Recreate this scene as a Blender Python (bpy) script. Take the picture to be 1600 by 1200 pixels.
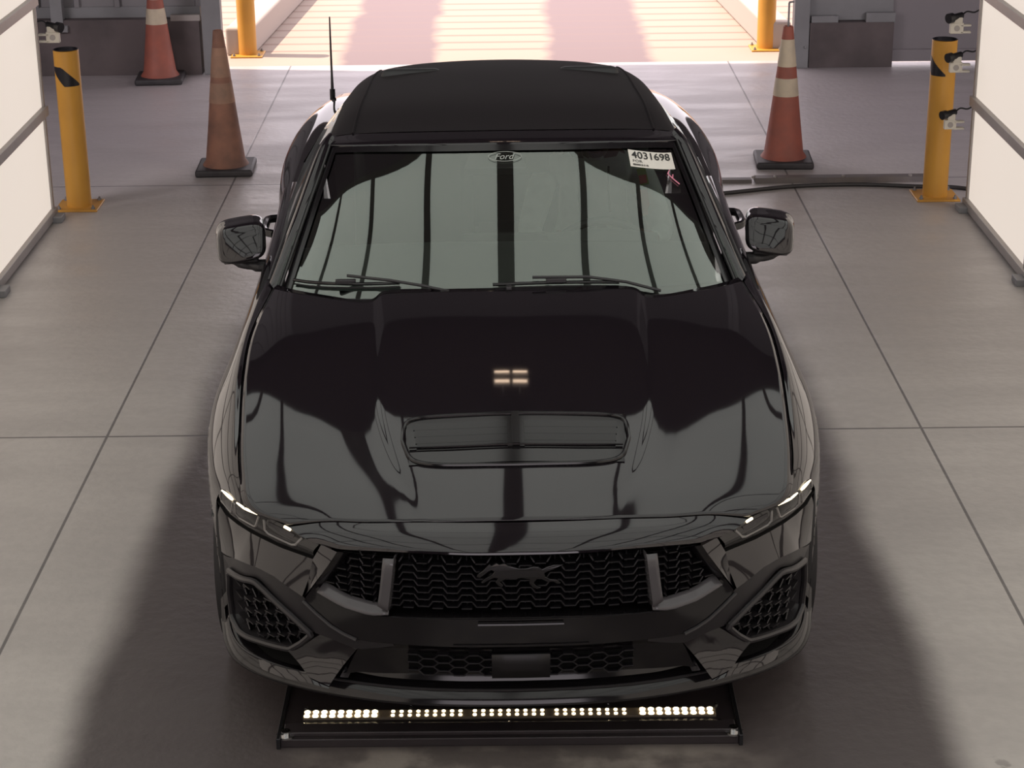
import bpy, bmesh, math, random
from mathutils import Vector, Matrix, Euler
from mathutils.bvhtree import BVHTree
random.seed(7)
for o in list(bpy.data.objects): bpy.data.objects.remove(o)
scn = bpy.context.scene
C = scn.collection
# ---------------------------------------------------------------- camera
cam_d = bpy.data.cameras.new('camera'); cam = bpy.data.objects.new('camera', cam_d); C.objects.link(cam)
cam.location = (0, 0, 3.08)
TH = math.atan(1168/3100.); RO = math.radians(0.62)
cam_d.sensor_width = 36; cam_d.lens = 36*3100/1600.
cam_d.clip_end = 300
fw = Vector((0, math.cos(TH), -math.sin(TH))); rt = Vector((1, 0, 0)); up = rt.cross(fw)
R_ = math.cos(RO)*rt - math.sin(RO)*up; U_ = math.sin(RO)*rt + math.cos(RO)*up
cam.rotation_euler = Matrix((R_, U_, -fw)).transposed().to_euler()
scn.camera = cam
# ---------------------------------------------------------------- view, world, sun
vs = scn.view_settings; vs.view_transform = 'Standard'; vs.look = 'None'; vs.exposure = 0; vs.gamma = 1; vs.use_curve_mapping = False
W = bpy.data.worlds.new('sky'); scn.world = W; W.use_nodes = True
wn = W.node_tree.nodes; bg = wn['Background']; bg.inputs[0].default_value = (1.0, 0.90, 0.95, 1); bg.inputs[1].default_value = 2.3
sd = bpy.data.lights.new('sun', 'SUN'); sd.energy = 7.5; sd.color = (1.0, .80, .62); sd.angle = math.radians(.6)
so = bpy.data.objects.new('sun', sd); C.objects.link(so); so.rotation_euler = Euler((math.radians(-3.4), math.radians(-30), 0))
for sx in (-1, 1):     # added fill lights beside the booth, out of view, brightening the far hall
    ad = bpy.data.lights.new('hall_fill', 'AREA'); ad.shape = 'RECTANGLE'; ad.size = 3.5; ad.size_y = 5; ad.energy = 520; ad.color = (1, .92, .96)
    ao = bpy.data.objects.new('hall_fill', ad); C.objects.link(ao); ao.location = (sx*6.5, 6.8, 5.7); ao.rotation_euler = (Vector((sx*1.2, 13.2, 0))-ao.location).to_track_quat('-Z', 'Y').to_euler()
# ---------------------------------------------------------------- materials
MT = {}
def mat(name, col, rough=.5, metal=0., emit=None, es=1., spec=.5, coat=0., noise=None, bump=None, ior=1.5, sheen=0):
    m = bpy.data.materials.new(name); m.use_nodes = True
    nt = m.node_tree; b = nt.nodes['Principled BSDF']
    b.inputs['Base Color'].default_value = (*col, 1); b.inputs['Roughness'].default_value = rough
    b.inputs['Metallic'].default_value = metal; b.inputs['IOR'].default_value = ior
    b.inputs['Specular IOR Level'].default_value = spec; b.inputs['Coat Weight'].default_value = coat
    b.inputs['Coat Roughness'].default_value = .03
    if sheen: b.inputs['Sheen Weight'].default_value = sheen
    if emit: b.inputs['Emission Color'].default_value = (*emit, 1); b.inputs['Emission Strength'].default_value = es
    if noise:
        sc, amt, col2 = noise
        tc = nt.nodes.new('ShaderNodeTexCoord'); n = nt.nodes.new('ShaderNodeTexNoise'); n.inputs['Scale'].default_value = sc; n.inputs['Detail'].default_value = 6
        r = nt.nodes.new('ShaderNodeMapRange'); r.inputs[1].default_value = .35; r.inputs[2].default_value = .7; r.inputs[3].default_value = 0; r.inputs[4].default_value = amt
        mx = nt.nodes.new('ShaderNodeMix'); mx.data_type = 'RGBA'; mx.inputs[6].default_value = (*col, 1); mx.inputs[7].default_value = (*col2, 1)
        nt.links.new(tc.outputs['Object'], n.inputs['Vector']); nt.links.new(n.outputs['Fac'], r.inputs[0])
        nt.links.new(r.outputs[0], mx.inputs[0]); nt.links.new(mx.outputs[2], b.inputs['Base Color'])
    if bump:
        sc, st = bump
        tc = nt.nodes.new('ShaderNodeTexCoord'); n = nt.nodes.new('ShaderNodeTexNoise'); n.inputs['Scale'].default_value = sc; n.inputs['Detail'].default_value = 3
        bu = nt.nodes.new('ShaderNodeBump'); bu.inputs['Strength'].default_value = st; bu.inputs['Distance'].default_value = .002
        nt.links.new(tc.outputs['Object'], n.inputs['Vector']); nt.links.new(n.outputs['Fac'], bu.inputs['Height']); nt.links.new(bu.outputs[0], b.inputs['Normal'])
    MT[name] = m
    return m
paint = mat('black_paint', (.009, .007, .009), .04, spec=.5, ior=1.62)
gloss = mat('gloss_black_plastic', (.008, .007, .008), .12)
satin = mat('satin_black_plastic', (.022, .02, .022), .38)
void = mat('matte_black', (.004, .004, .004), .9, spec=.1)
meshm = mat('grille_plastic', (.007, .006, .008), .45)
bracket = mat('bracket_grey', (.085, .08, .085), .15)
fabric = mat('soft_top_fabric', (.012, .009, .011), .9, spec=.12, sheen=.03)
rubber = mat('rubber', (.015, .014, .015), .7)
alloy = mat('dark_alloy', (.05, .05, .055), .3, metal=.8)
chrome = mat('bright_metal', (.6, .6, .6), .2, metal=1)
intm = mat('interior_vinyl', (.035, .036, .036), .6)
dashm = mat('dashboard_vinyl', (.06, .063, .062), .55)
seatm = mat('seat_leather', (.03, .03, .032), .5)
drl = mat('running_light', (1, .9, .7), .3, emit=(1.0, .82, .55), es=2.6)
drlg = mat('light_guide', (.22, .21, .20), .2)
taill = mat('tail_lamp_red', (.3, .01, .01), .15)
wht = mat('sticker_paper', (.78, .74, .68), .5)
blk = mat('sticker_ink', (.02, .02, .02), .5)
pink = mat('pink_chalk', (.75, .25, .36), .6)
oval = mat('pale_glass_print', (.42, .45, .42), .3)
yel = mat('yellow_paint', (.60, .30, .045), .42, noise=(6, .5, (.50, .24, .04)))
blks = mat('black_stripe', (.01, .009, .012), .35)
con_o = mat('cone_orange', (.36, .10, .065), .6, noise=(9, .8, (.23, .08, .06)))
con_d = mat('dirty_cone_orange', (.30, .14, .09), .7, noise=(7, 1., (.15, .08, .06)))
con_w = mat('cone_white_band', (.60, .50, .36), .5, noise=(12, .6, (.42, .36, .28)))
con_wd = mat('dirty_cone_band', (.36, .20, .13), .65, noise=(10, .9, (.22, .14, .10)))
con_b = mat('cone_base_rubber', (.03, .027, .03), .6, noise=(14, .8, (.055, .05, .052)))
steel = mat('painted_steel', (.23, .23, .235), .5, noise=(5, .5, (.17, .165, .17)))
railm = mat('aluminium_rail', (.36, .33, .31), .45, metal=.2, noise=(8, .5, (.28, .26, .25)))
concw = mat('concrete_kerb_wall', (.13, .105, .105), .85, noise=(3, 1., (.07, .058, .058)))
corr = mat('corrugated_steel', (.21, .20, .205), .55)
ceilm = mat('dark_roof_deck', (.10, .08, .095), .9)
darkw = mat('dark_wall_metal', (.12, .11, .115), .8)
doorm = mat('grey_door_paint', (.22, .20, .21), .6)
skinm = mat('skin', (.16, .085, .06), .55)
hood_m = mat('grey_sweatshirt', (.72, .75, .73), .9, noise=(14, .6, (.55, .58, .56)))
jean = mat('dark_trousers', (.04, .045, .06), .9)
hairm = mat('dark_hair', (.01, .008, .008), .7)
orangev = mat('orange_strap', (.85, .12, .05), .6, emit=None)
lime = mat('lime_strap', (.45, .6, .08), .6)
camw = mat('camera_bracket_cream', (.62, .58, .50), .5)
camb = mat('camera_black', (.012, .012, .014), .3)
tape = mat('grey_cable_cover', (.10, .085, .085), .6, noise=(10, .6, (.16, .13, .11)))
cablem = mat('black_cable', (.03, .027, .028), .5)
platem = mat('black_steel_plate', (.022, .017, .019), .42, noise=(9, .6, (.035, .028, .028)))
ledm = mat('led_emitter', (1, .9, .7), .3, emit=(1.0, .80, .48), es=7)
ledh = mat('led_emitter_bright', (1, .9, .7), .3, emit=(1.0, .80, .48), es=14)
ledst = mat('led_strip_board', (.16, .13, .10), .4)
curbm = mat('outdoor_curb', (.42, .36, .33), .8)
pan_s = mat('light_panel_side', (.35, .33, .30), .6, emit=(1.0, .875, .77), es=.69, spec=.2)
pan_c = mat('light_panel_top', (.8, .8, .78), .6, emit=(.95, 1.0, .96), es=.66, spec=.2)
tubem = mat('warm_tube', (1, 1, 1), .4, emit=(1.0, .72, .5), es=9)
clearg = mat('lens_smoke', (.02, .019, .019), .05)

def glass_mat(name, tint, ior, boost=1.):
    m = bpy.data.materials.new(name); m.use_nodes = True; nt = m.node_tree; nt.nodes.clear()
    o = nt.nodes.new('ShaderNodeOutputMaterial'); mx = nt.nodes.new('ShaderNodeMixShader')
    f = nt.nodes.new('ShaderNodeFresnel'); f.inputs[0].default_value = ior
    mul = nt.nodes.new('ShaderNodeMath'); mul.operation = 'MULTIPLY'; mul.inputs[1].default_value = boost; mul.use_clamp = True
    t = nt.nodes.new('ShaderNodeBsdfTransparent'); t.inputs[0].default_value = (*tint, 1)
    g = nt.nodes.new('ShaderNodeBsdfGlossy'); g.inputs['Roughness'].default_value = .01; g.inputs[0].default_value = (.92, 1, .93, 1)
    nt.links.new(f.outputs[0], mul.inputs[0]); nt.links.new(mul.outputs[0], mx.inputs[0]); nt.links.new(t.outputs[0], mx.inputs[1]); nt.links.new(g.outputs[0], mx.inputs[2]); nt.links.new(mx.outputs[0], o.inputs[0])
    return m
glass = glass_mat('windshield_glass', (.84, .91, .86), 1.62, 2.5)
sglass = glass_mat('tinted_side_glass', (.25, .28, .27), 1.5, 1.3)

def floor_mat():
    m = bpy.data.materials.new('sealed_concrete'); m.use_nodes = True; nt = m.node_tree; N = nt.nodes; L = nt.links
    b = N['Principled BSDF']
    geo = N.new('ShaderNodeNewGeometry'); sep = N.new('ShaderNodeSeparateXYZ'); L.new(geo.outputs['Position'], sep.inputs[0])
    def noise(sc, det, mapsc=None):
        n = N.new('ShaderNodeTexNoise'); n.inputs['Scale'].default_value = sc; n.inputs['Detail'].default_value = det
        mp = N.new('ShaderNodeMapping'); mp.inputs['Scale'].default_value = mapsc or (1, 1, 1)
        L.new(geo.outputs['Position'], mp.inputs[0]); L.new(mp.outputs[0], n.inputs['Vector']); return n.outputs['Fac']
    def math_(op, a, bb=None, clamp=False):
        n = N.new('ShaderNodeMath'); n.operation = op; n.use_clamp = clamp
        for i, x in enumerate((a, bb)):
            if x is None: continue
            if isinstance(x, (int, float)): n.inputs[i].default_value = x
            else: L.new(x, n.inputs[i])
        return n.outputs[0]
    def rng(x, a, bb, c, d, smooth=True):
        n = N.new('ShaderNodeMapRange'); n.interpolation_type = 'SMOOTHSTEP' if smooth else 'LINEAR'
        L.new(x, n.inputs[0]); 
        for i, v in enumerate((a, bb, c, d)): n.inputs[i+1].default_value = v
        return n.outputs[0]
    def mix(f, c1, c2):
        n = N.new('ShaderNodeMix'); n.data_type = 'RGBA'
        if isinstance(f, float): n.inputs[0].default_value = f
        else: L.new(f, n.inputs[0])
        for i, c in ((6, c1), (7, c2)):
            if isinstance(c, tuple): n.inputs[i].default_value = (*c, 1)
            else: L.new(c, n.inputs[i])
        return n.outputs[2]
    big = rng(noise(.7, 5), .35, .65, 0, 1); med = rng(noise(1.4, 6, (.7, 3.0, 1)), .3, .72, 0, 1); fine = rng(noise(22, 4), .3, .7, 0, 1)
    col = mix(big, (.455, .425, .405), (.52, .49, .465))
    col = mix(math_('MULTIPLY', med, .32), col, (.36, .335, .325))
    col = mix(math_('MULTIPLY', fine, .14), col, (.26, .24, .235))
    # darker floor along the middle of the lane, stronger in front
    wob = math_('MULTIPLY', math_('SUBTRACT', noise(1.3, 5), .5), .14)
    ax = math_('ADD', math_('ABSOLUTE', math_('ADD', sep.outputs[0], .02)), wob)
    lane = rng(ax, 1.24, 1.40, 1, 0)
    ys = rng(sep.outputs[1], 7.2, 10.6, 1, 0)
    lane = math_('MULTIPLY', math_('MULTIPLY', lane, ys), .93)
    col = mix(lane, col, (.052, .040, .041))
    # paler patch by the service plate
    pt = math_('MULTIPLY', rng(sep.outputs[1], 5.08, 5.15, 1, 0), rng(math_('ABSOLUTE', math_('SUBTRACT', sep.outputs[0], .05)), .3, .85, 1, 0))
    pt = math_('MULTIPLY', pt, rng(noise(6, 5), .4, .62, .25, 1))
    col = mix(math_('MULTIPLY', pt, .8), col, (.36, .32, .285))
    # dark spills
    sp = rng(noise(5.5, 5), .66, .70, 0, 1); sp = math_('MULTIPLY', sp, rng(sep.outputs[1], 4.8, 5.2, .7, 0))
    col = mix(sp, col, (.03, .02, .02))
    # far area cooler and darker
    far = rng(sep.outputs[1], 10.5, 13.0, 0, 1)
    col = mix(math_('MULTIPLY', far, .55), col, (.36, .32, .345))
    # pale tyre scuffs
    tr = rng(math_('ABSOLUTE', math_('SUBTRACT', math_('ABSOLUTE', sep.outputs[0]), 1.12)), .0, .16, 1, 0)
    wv = N.new('ShaderNodeTexWave'); wv.bands_direction = 'Y'; wv.inputs['Scale'].default_value = 7; wv.inputs['Distortion'].default_value = 2.5
    L.new(geo.outputs['Position'], wv.inputs['Vector'])
    tr = math_('MULTIPLY', math_('MULTIPLY', tr, rng(wv.outputs['Fac'], .4, .7, .2, 1)), rng(sep.outputs[1], 10.5, 12.5, 0, .5))
    col = mix(tr, col, (.48, .43, .46))
    # saw-cut joints
    def line(src, pos, w):
        return rng(math_('ABSOLUTE', math_('SUBTRACT', src, pos)), w*.5, w, 1, 0)
    jn = None
    for ln in (line(sep.outputs[0], -1.677, .0075), line(sep.outputs[0], 1.69, .0075), line(sep.outputs[1], 7.608, .009), line(sep.outputs[1], 11.63, .009), line(sep.outputs[0], -5.0, .008), line(sep.outputs[0], 5.05, .008), line(sep.outputs[1], 3.6, .009)):
        jn = ln if jn is None else math_('MAXIMUM', jn, ln)
    col = mix(math_('MULTIPLY', jn, .75), col, (.045, .042, .045))
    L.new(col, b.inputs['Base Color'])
    L.new(rng(med, 0, 1, .36, .5), b.inputs['Roughness'])
    b.inputs['Specular IOR Level'].default_value = .38
    bu = N.new('ShaderNodeBump'); bu.inputs['Strength'].default_value = .25; bu.inputs['Distance'].default_value = .004
    L.new(math_('SUBTRACT', fine, jn), bu.inputs['Height']); L.new(bu.outputs[0], b.inputs['Normal'])
    return m
def ramp_mat():
    m = bpy.data.materials.new('grooved_ramp_concrete'); m.use_nodes = True; nt = m.node_tree; N = nt.nodes; L = nt.links
    b = N['Principled BSDF']; b.inputs['Roughness'].default_value = .8
    geo = N.new('ShaderNodeNewGeometry'); sep = N.new('ShaderNodeSeparateXYZ'); L.new(geo.outputs['Position'], sep.inputs[0])
    def math_(op, a, bb=None):
        n = N.new('ShaderNodeMath'); n.operation = op
        for i, x in enumerate((a, bb)):
            if x is None: continue
            if isinstance(x, (int, float)): n.inputs[i].default_value = x
            else: L.new(x, n.inputs[i])
        return n.outputs[0]
    def rng(x, a, bb, c, d):
        n = N.new('ShaderNodeMapRange'); n.interpolation_type = 'SMOOTHSTEP'; L.new(x, n.inputs[0])
        for i, v in enumerate((a, bb, c, d)): n.inputs[i+1].default_value = v
        return n.outputs[0]
    def mix(f, c1, c2):
        n = N.new('ShaderNodeMix'); n.data_type = 'RGBA'; L.new(f, n.inputs[0])
        for i, c in ((6, c1), (7, c2)):
            if isinstance(c, tuple): n.inputs[i].default_value = (*c, 1)
            else: L.new(c, n.inputs[i])
        return n.outputs[2]
    ns = N.new('ShaderNodeTexNoise'); ns.inputs['Scale'].default_value = 2.2; ns.inputs['Detail'].default_value = 5; L.new(geo.outputs['Position'], ns.inputs['Vector'])
    x = math_('ADD', sep.outputs[0], math_('MULTIPLY', math_('SUBTRACT', ns.outputs['Fac'], .5), .22))
    b1 = rng(math_('ABSOLUTE', math_('SUBTRACT', x, -.95)), .30, .42, 1, 0); b2 = rng(math_('ABSOLUTE', math_('SUBTRACT', x, .72)), .34, .46, 1, 0)
    tr = math_('MAXIMUM', b1, b2)
    gr = math_('FRACT', math_('DIVIDE', sep.outputs[1], .30)); g = rng(math_('ABSOLUTE', math_('SUBTRACT', gr, .5)), .06, .14, 1, 0)
    g = math_('MULTIPLY', g, math_('SUBTRACT', 1.0, math_('MULTIPLY', tr, .85)))
    # the last half metre before the threshold is plain
    g = math_('MULTIPLY', g, rng(sep.outputs[1], 15.6, 15.75, 0, 1))
    col = mix(tr, (.36, .29, .25), (.195, .15, .165))
    col = mix(math_('MULTIPLY', g, .8), col, (.25, .17, .145))
    L.new(col, b.inputs['Base Color'])
    return m

# ---------------------------------------------------------------- mesh builder
def nu_cr(P, n):
    """centripetal Catmull-Rom through the points, n steps per span (ends included)"""
    P = [Vector(p) for p in P]; k = len(P)
    if k == 2: return [P[0].lerp(P[1], i/n) for i in range(n+1)]
    t = [0.]
    for i in range(1, k): t.append(t[-1]+max(1e-6, (P[i]-P[i-1]).length**.5))
    M = []
    for i in range(k):
        if i == 0: M.append((P[1]-P[0])/(t[1]-t[0]))
        elif i == k-1: M.append((P[-1]-P[-2])/(t[-1]-t[-2]))
        else:
            d0 = (P[i]-P[i-1])/(t[i]-t[i-1]); d1 = (P[i+1]-P[i])/(t[i+1]-t[i]); h0 = t[i]-t[i-1]; h1 = t[i+1]-t[i]
            M.append((d0*h1+d1*h0)/(h0+h1))
    out = []
    for i in range(k-1):
        h = t[i+1]-t[i]
        for j in range(n):
            s = j/n; s2 = s*s; s3 = s2*s
            out.append(P[i]*(2*s3-3*s2+1)+M[i]*(h*(s3-2*s2+s))+P[i+1]*(-2*s3+3*s2)+M[i+1]*(h*(s3-s2)))
    out.append(P[-1]); return out
def surf(rows, nu=6, nv=6):
    """rows: list of control rows; returns refined grid"""
    A = [nu_cr(r, nu) for r in rows]
    cols = [nu_cr([a[j] for a in A], nv) for j in range(len(A[0]))]
    return [[cols[j][i] for j in range(len(cols))] for i in range(len(cols[0]))]
def mirr(row):
    r = [(-p[0], p[1], p[2]) for p in reversed(row) if abs(p[0]) > 1e-6]
    return r+list(row)
class MB:
    def __init__(s): s.v = []; s.f = []; s.m = []; s.cm = 0
    def add(s, vs_, fs):
        b = len(s.v); s.v += [tuple(v) for v in vs_]
        for f in fs: s.f.append(tuple(b+i for i in f)); s.m.append(s.cm)
        return s
    def grid(s, G, close_u=False, flip=False):
        n = len(G); m = len(G[0]); fs = []
        for i in range(n-1):
            for j in range(m if close_u else m-1):
                k = (j+1) % m; q = (i*m+j, i*m+k, (i+1)*m+k, (i+1)*m+j); fs.append(q[::-1] if flip else q)
        return s.add([p for r in G for p in r], fs)
    def box(s, c, d, rot=None, bot=None):
        x, y, z = d[0]/2, d[1]/2, d[2]/2; R = Euler(rot).to_matrix() if rot else Matrix.Identity(3); V = []
        for sx, sy, sz in ((-1,-1,-1),(1,-1,-1),(1,1,-1),(-1,1,-1),(-1,-1,1),(1,-1,1),(1,1,1),(-1,1,1)):
            k = bot if (bot and sz < 0) else 1
            V.append(Vector(c)+R@Vector((sx*x*k, sy*y*k, sz*z)))
        return s.add(V, [(0,3,2,1),(4,5,6,7),(0,1,5,4),(1,2,6,5),(2,3,7,6),(3,0,4,7)])
    def bar(s, a, b, w, h, up_=(0, 0, 1)):
        a, b = Vector(a), Vector(b); d = (b-a).normalized(); u = Vector(up_)
        if abs(d.dot(u)) > .98: u = Vector((1, 0, 0))
        sd_ = d.cross(u).normalized(); u = sd_.cross(d)
        V = []
        for p in (a, b):
            for i, j in ((-1,-1),(1,-1),(1,1),(-1,1)): V.append(p+sd_*(i*w/2)+u*(j*h/2))
        return s.add(V, [(0,1,2,3),(7,6,5,4),(0,4,5,1),(1,5,6,2),(2,6,7,3),(3,7,4,0)])
    def tube(s, path, r, n=10, caps=True, closed=False):
        P = [Vector(p) for p in path]; k = len(P); G = []; prev = None
        for i in range(k):
            if closed: d = (P[(i+1) % k]-P[i-1])
            else: d = P[min(i+1, k-1)]-P[max(i-1, 0)]
            d.normalize()
            if prev is None:
                u = Vector((0, 0, 1)) if abs(d.z) < .9 else Vector((1, 0, 0)); u = (u-d*u.dot(d)).normalized()
            else: u = (prev-d*prev.dot(d)).normalized()
            prev = u; w = d.cross(u); rr = r[i] if isinstance(r, (list, tuple)) else r
            G.append([P[i]+(u*math.cos(2*math.pi*j/n)+w*math.sin(2*math.pi*j/n))*rr for j in range(n)])
        if closed: G.append(G[0])
        s.grid(G, close_u=True)
        if caps and not closed:
            s.add(G[0], [tuple(reversed(range(n)))]); s.add(G[-1], [tuple(range(n))])
        return s
    def lathe(s, prof, c=(0, 0, 0), n=32, axis='z', cap=True):
        G = []
        for r, z in prof:
            row = []
            for j in range(n):
                a = 2*math.pi*j/n; x, y = r*math.cos(a), r*math.sin(a)
                p = (x, y, z) if axis == 'z' else ((z, x, y) if axis == 'x' else (x, z, y))
                row.append(Vector(c)+Vector(p))
            G.append(row)
        s.grid(G, close_u=True)
        if cap:
            s.add(G[0], [tuple(reversed(range(n)))]); s.add(G[-1], [tuple(range(n))])
        return s
    def prism(s, pts, ext):
        n = len(pts); e = Vector(ext); V = [Vector(p) for p in pts]+[Vector(p)+e for p in pts]
        fs = [tuple(reversed(range(n))), tuple(range(n, 2*n))]+[(i, (i+1) % n, n+(i+1) % n, n+i) for i in range(n)]
        return s.add(V, fs)
    def build(s, name, mats, parent=None, smooth=True, bevel=0, solid=0, auto=35, subd=0):
        me = bpy.data.meshes.new(name); me.from_pydata(s.v, [], s.f); me.validate()
        if not isinstance(mats, (list, tuple)): mats = [mats]
        for m in mats: me.materials.append(m)
        if len(mats) > 1:
            for p, k in zip(me.polygons, s.m): p.material_index = k
        bm = bmesh.new(); bm.from_mesh(me); bmesh.ops.remove_doubles(bm, verts=bm.verts, dist=1e-5); bmesh.ops.recalc_face_normals(bm, faces=bm.faces); bm.to_mesh(me); bm.free()
        if smooth:
            me.polygons.foreach_set('use_smooth', [True]*len(me.polygons))
            me.set_sharp_from_angle(angle=math.radians(auto))
        o = bpy.data.objects.new(name, me); C.objects.link(o)
        if parent: o.parent = parent
        if solid:
            md = o.modifiers.new('solid', 'SOLIDIFY'); md.thickness = solid; md.offset = -1
        if bevel:
            md = o.modifiers.new('bevel', 'BEVEL'); md.width = bevel; md.segments = 3; md.limit_method = 'ANGLE'; md.angle_limit = math.radians(40)
        if subd:
            md = o.modifiers.new('sub', 'SUBSURF'); md.levels = subd; md.render_levels = subd
        return o
def tag(o, label=None, cat=None, group=None, kind=None):
    if label: o['label'] = label
    if cat: o['category'] = cat
    if group: o['group'] = group
    if kind: o['kind'] = kind
    return o
def thing(name, label, cat, loc=(0, 0, 0), rz=0, group=None):
    o = bpy.data.objects.new(name, None); C.objects.link(o); o.location = loc; o.rotation_euler = (0, 0, rz); o.empty_display_size = .1
    return tag(o, label, cat, group)
def struct(o): o['kind'] = 'structure'; return o
def copy_tree(o, parent=None):
    c = o.copy(); C.objects.link(c)
    if parent: c.parent = parent
    for ch in [x for x in bpy.data.objects if x.parent == o]: copy_tree(ch, c)
    return c

# ================================================================ SETTING
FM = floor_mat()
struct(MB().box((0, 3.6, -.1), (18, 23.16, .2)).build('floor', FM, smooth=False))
struct(MB().box((0, 45.18, -.1), (60, 60, .2)).build('outdoor_ramp', ramp_mat(), smooth=False))
# building shell
YB = 14.95; HR = 6.0
struct(MB().box((0, 3.6, HR+.1), (18, 23.3, .2)).build('ceiling', ceilm, smooth=False))
struct(MB().box((-9.05, 3.6, 3), (.1, 23.3, 6)).build('wall_left', darkw, smooth=False))
struct(MB().box((9.05, 3.6, 3), (.1, 23.3, 6)).build('wall_right', darkw, smooth=False))
mb = MB(); mb.box((-6.0, -8.05, 3), (6.0, .1, 6)); mb.box((6.0, -8.05, 3), (6.0, .1, 6)); mb.box((0, -8.05, 5.5), (6.0, .1, 1.0))
struct(mb.build('wall_front', darkw, smooth=False))
struct(MB().box((0, -28, -.1), (40, 40, .2)).build('entrance_ground', curbm, smooth=False))
DH = 3.1
def corr_wall(x0, x1, z0, z1, name, y=YB+.06):
    mb = MB(); pitch = .305; n = max(1, round((x1-x0)/pitch)); w = (x1-x0)/n; pts = []
    for i in range(n):
        a = x0+i*w; pts += [(a, 0), (a+w*.80, 0), (a+w*.84, -.03), (a+w*.96, -.03)]
    pts.append((x1, 0))
    mb.grid([[Vector((x, y+d, z)) for x, d in pts] for z in (z0, z1)])
    mb.box(((x0+x1)/2, y+.06, (z0+z1)/2), (x1-x0, .05, z1-z0))
    return struct(mb.build(name, corr, smooth=False))
corr_wall(-9, -2.30, .50, HR, 'wall_back_left')
corr_wall(2.27, 2.90, .50, HR, 'wall_back_right')
struct(MB().box((0, YB+.1, (DH+HR)/2), (4.6, .16, HR-DH)).build('wall_back_over_door', darkw, smooth=False))
# concrete kerb walls under the metal sheets with a recessed sill rail
struct(MB().box((-5.66, YB+.02, .21), (6.68, .16, .42)).build('wall_base_left', concw, smooth=False))
struct(MB().box((-5.66, YB+.07, .46), (6.68, .06, .08)).build('trim_1', steel, smooth=False))
struct(MB().box((2.585, YB+.02, .17), (.63, .16, .34)).build('wall_base_right', concw, smooth=False))
mbt = MB(); mbt.box((2.585, YB+.05, .43), (.63, .10, .16)); mbt.box((2.38, YB-.03, .36), (.2, .04, .06)); mbt.box((2.80, YB-.03, .37), (.22, .04, .08))
struct(mbt.build('trim_2', steel, smooth=False))
struct(MB().box((-2.42, YB-.04, .43), (.22, .05, .045)).build('trim_3', railm, smooth=False))
# door posts
for i, (x0, x1) in enumerate(((-2.30, -2.155), (2.15, 2.265))):
    mb = MB(); xc = (x0+x1)/2
    mb.box((xc, YB-.01, 2.0), (x1-x0, .10, 4.0)); mb.box((xc, YB+.09, 2.0), ((x1-x0)*.8, .10, 4.0))
    mb.lathe([(.010, -.008), (.010, .004)], (xc+(.03 if i else -.0), YB-.066, .16), 10, 'y')
    struct(mb.build('trim_%d' % (4+i), steel, smooth=False, bevel=.004))
# grey sheet door on the right with a bright gap beneath
mb = MB(); mb.box((3.65, YB+.05, 1.65), (1.5, .05, 3.16)); mb.box((3.65, YB+.02, .075), (1.5, .03, .09))
struct(mb.build('door_1', doorm, smooth=False))
struct(MB().box((6.7, YB+.08, 3.0), (4.6, .12, 6.0)).build('wall_back_far_right', darkw, smooth=False))
struct(MB().box((3.65, YB+.08, 4.61), (1.5, .12, 2.78)).build('wall_back_over_side_door', darkw, smooth=False))
# upright channel on the left back wall
mb = MB(); mb.box((-3.38, YB-.03, 1.9), (.09, .08, 3.0)); mb.box((-3.38, YB-.05, .36), (.16, .08, .05))
struct(mb.build('trim_6', steel, smooth=False, bevel=.003))
# outdoor curbs either side of the ramp
for sx, nm in ((-1, 'outdoor_curb_left'), (1, 'outdoor_curb_right')):
    mb = MB(); a = Vector((sx*2.12, 15.6, .11)); b = Vector((sx*1.72, 22, .11)); mb.bar(a, b, .22, .22)
    struct(mb.build(nm, curbm, smooth=False, bevel=.02))
# roof canopy edge just outside the door
struct(MB().box((0, 15.15, DH+.25), (5.2, .3, .5)).build('door_header', darkw, smooth=False))

# ---- light-booth: white glowing panels held in aluminium rails (side walls and arched top)
YE = 10.95; PIT = 1.35; SX = 2.60; NB = 9
Ys = [YE-PIT*i for i in range(NB+1)]
WT = 2.46           # top of the vertical part
def side_wall(sx, name):
    mb = MB(); x = sx*SX
    mb.box((x+sx*.03, (Ys[0]+Ys[-1])/2, .03+WT/2), (.04, Ys[0]-Ys[-1], WT))
    w = mb.build(name, pan_s, smooth=False); struct(w)
    r = MB()
    for z in (.035, .62, 1.235, 1.85, 2.46): r.box((x, (Ys[0]+Ys[-1])/2, z), (.035, Ys[0]-Ys[-1]+.03, .055 if z > .1 else .05))
    for y in Ys: r.box((x+sx*.012, y-.01 if y == Ys[0] else y, WT/2+.02), (.03, .028, WT))
    rr = r.build('panel_rail', railm, w, smooth=False, bevel=.003)
    f = MB()
    for y in Ys: f.box((x-sx*.02, y-.07, .018), (.09, .11, .035)); 
    f.build('panel_foot', steel, w, smooth=False, bevel=.004)
side_wall(-1, 'wall_booth_left'); side_wall(1, 'wall_booth_right')
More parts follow.
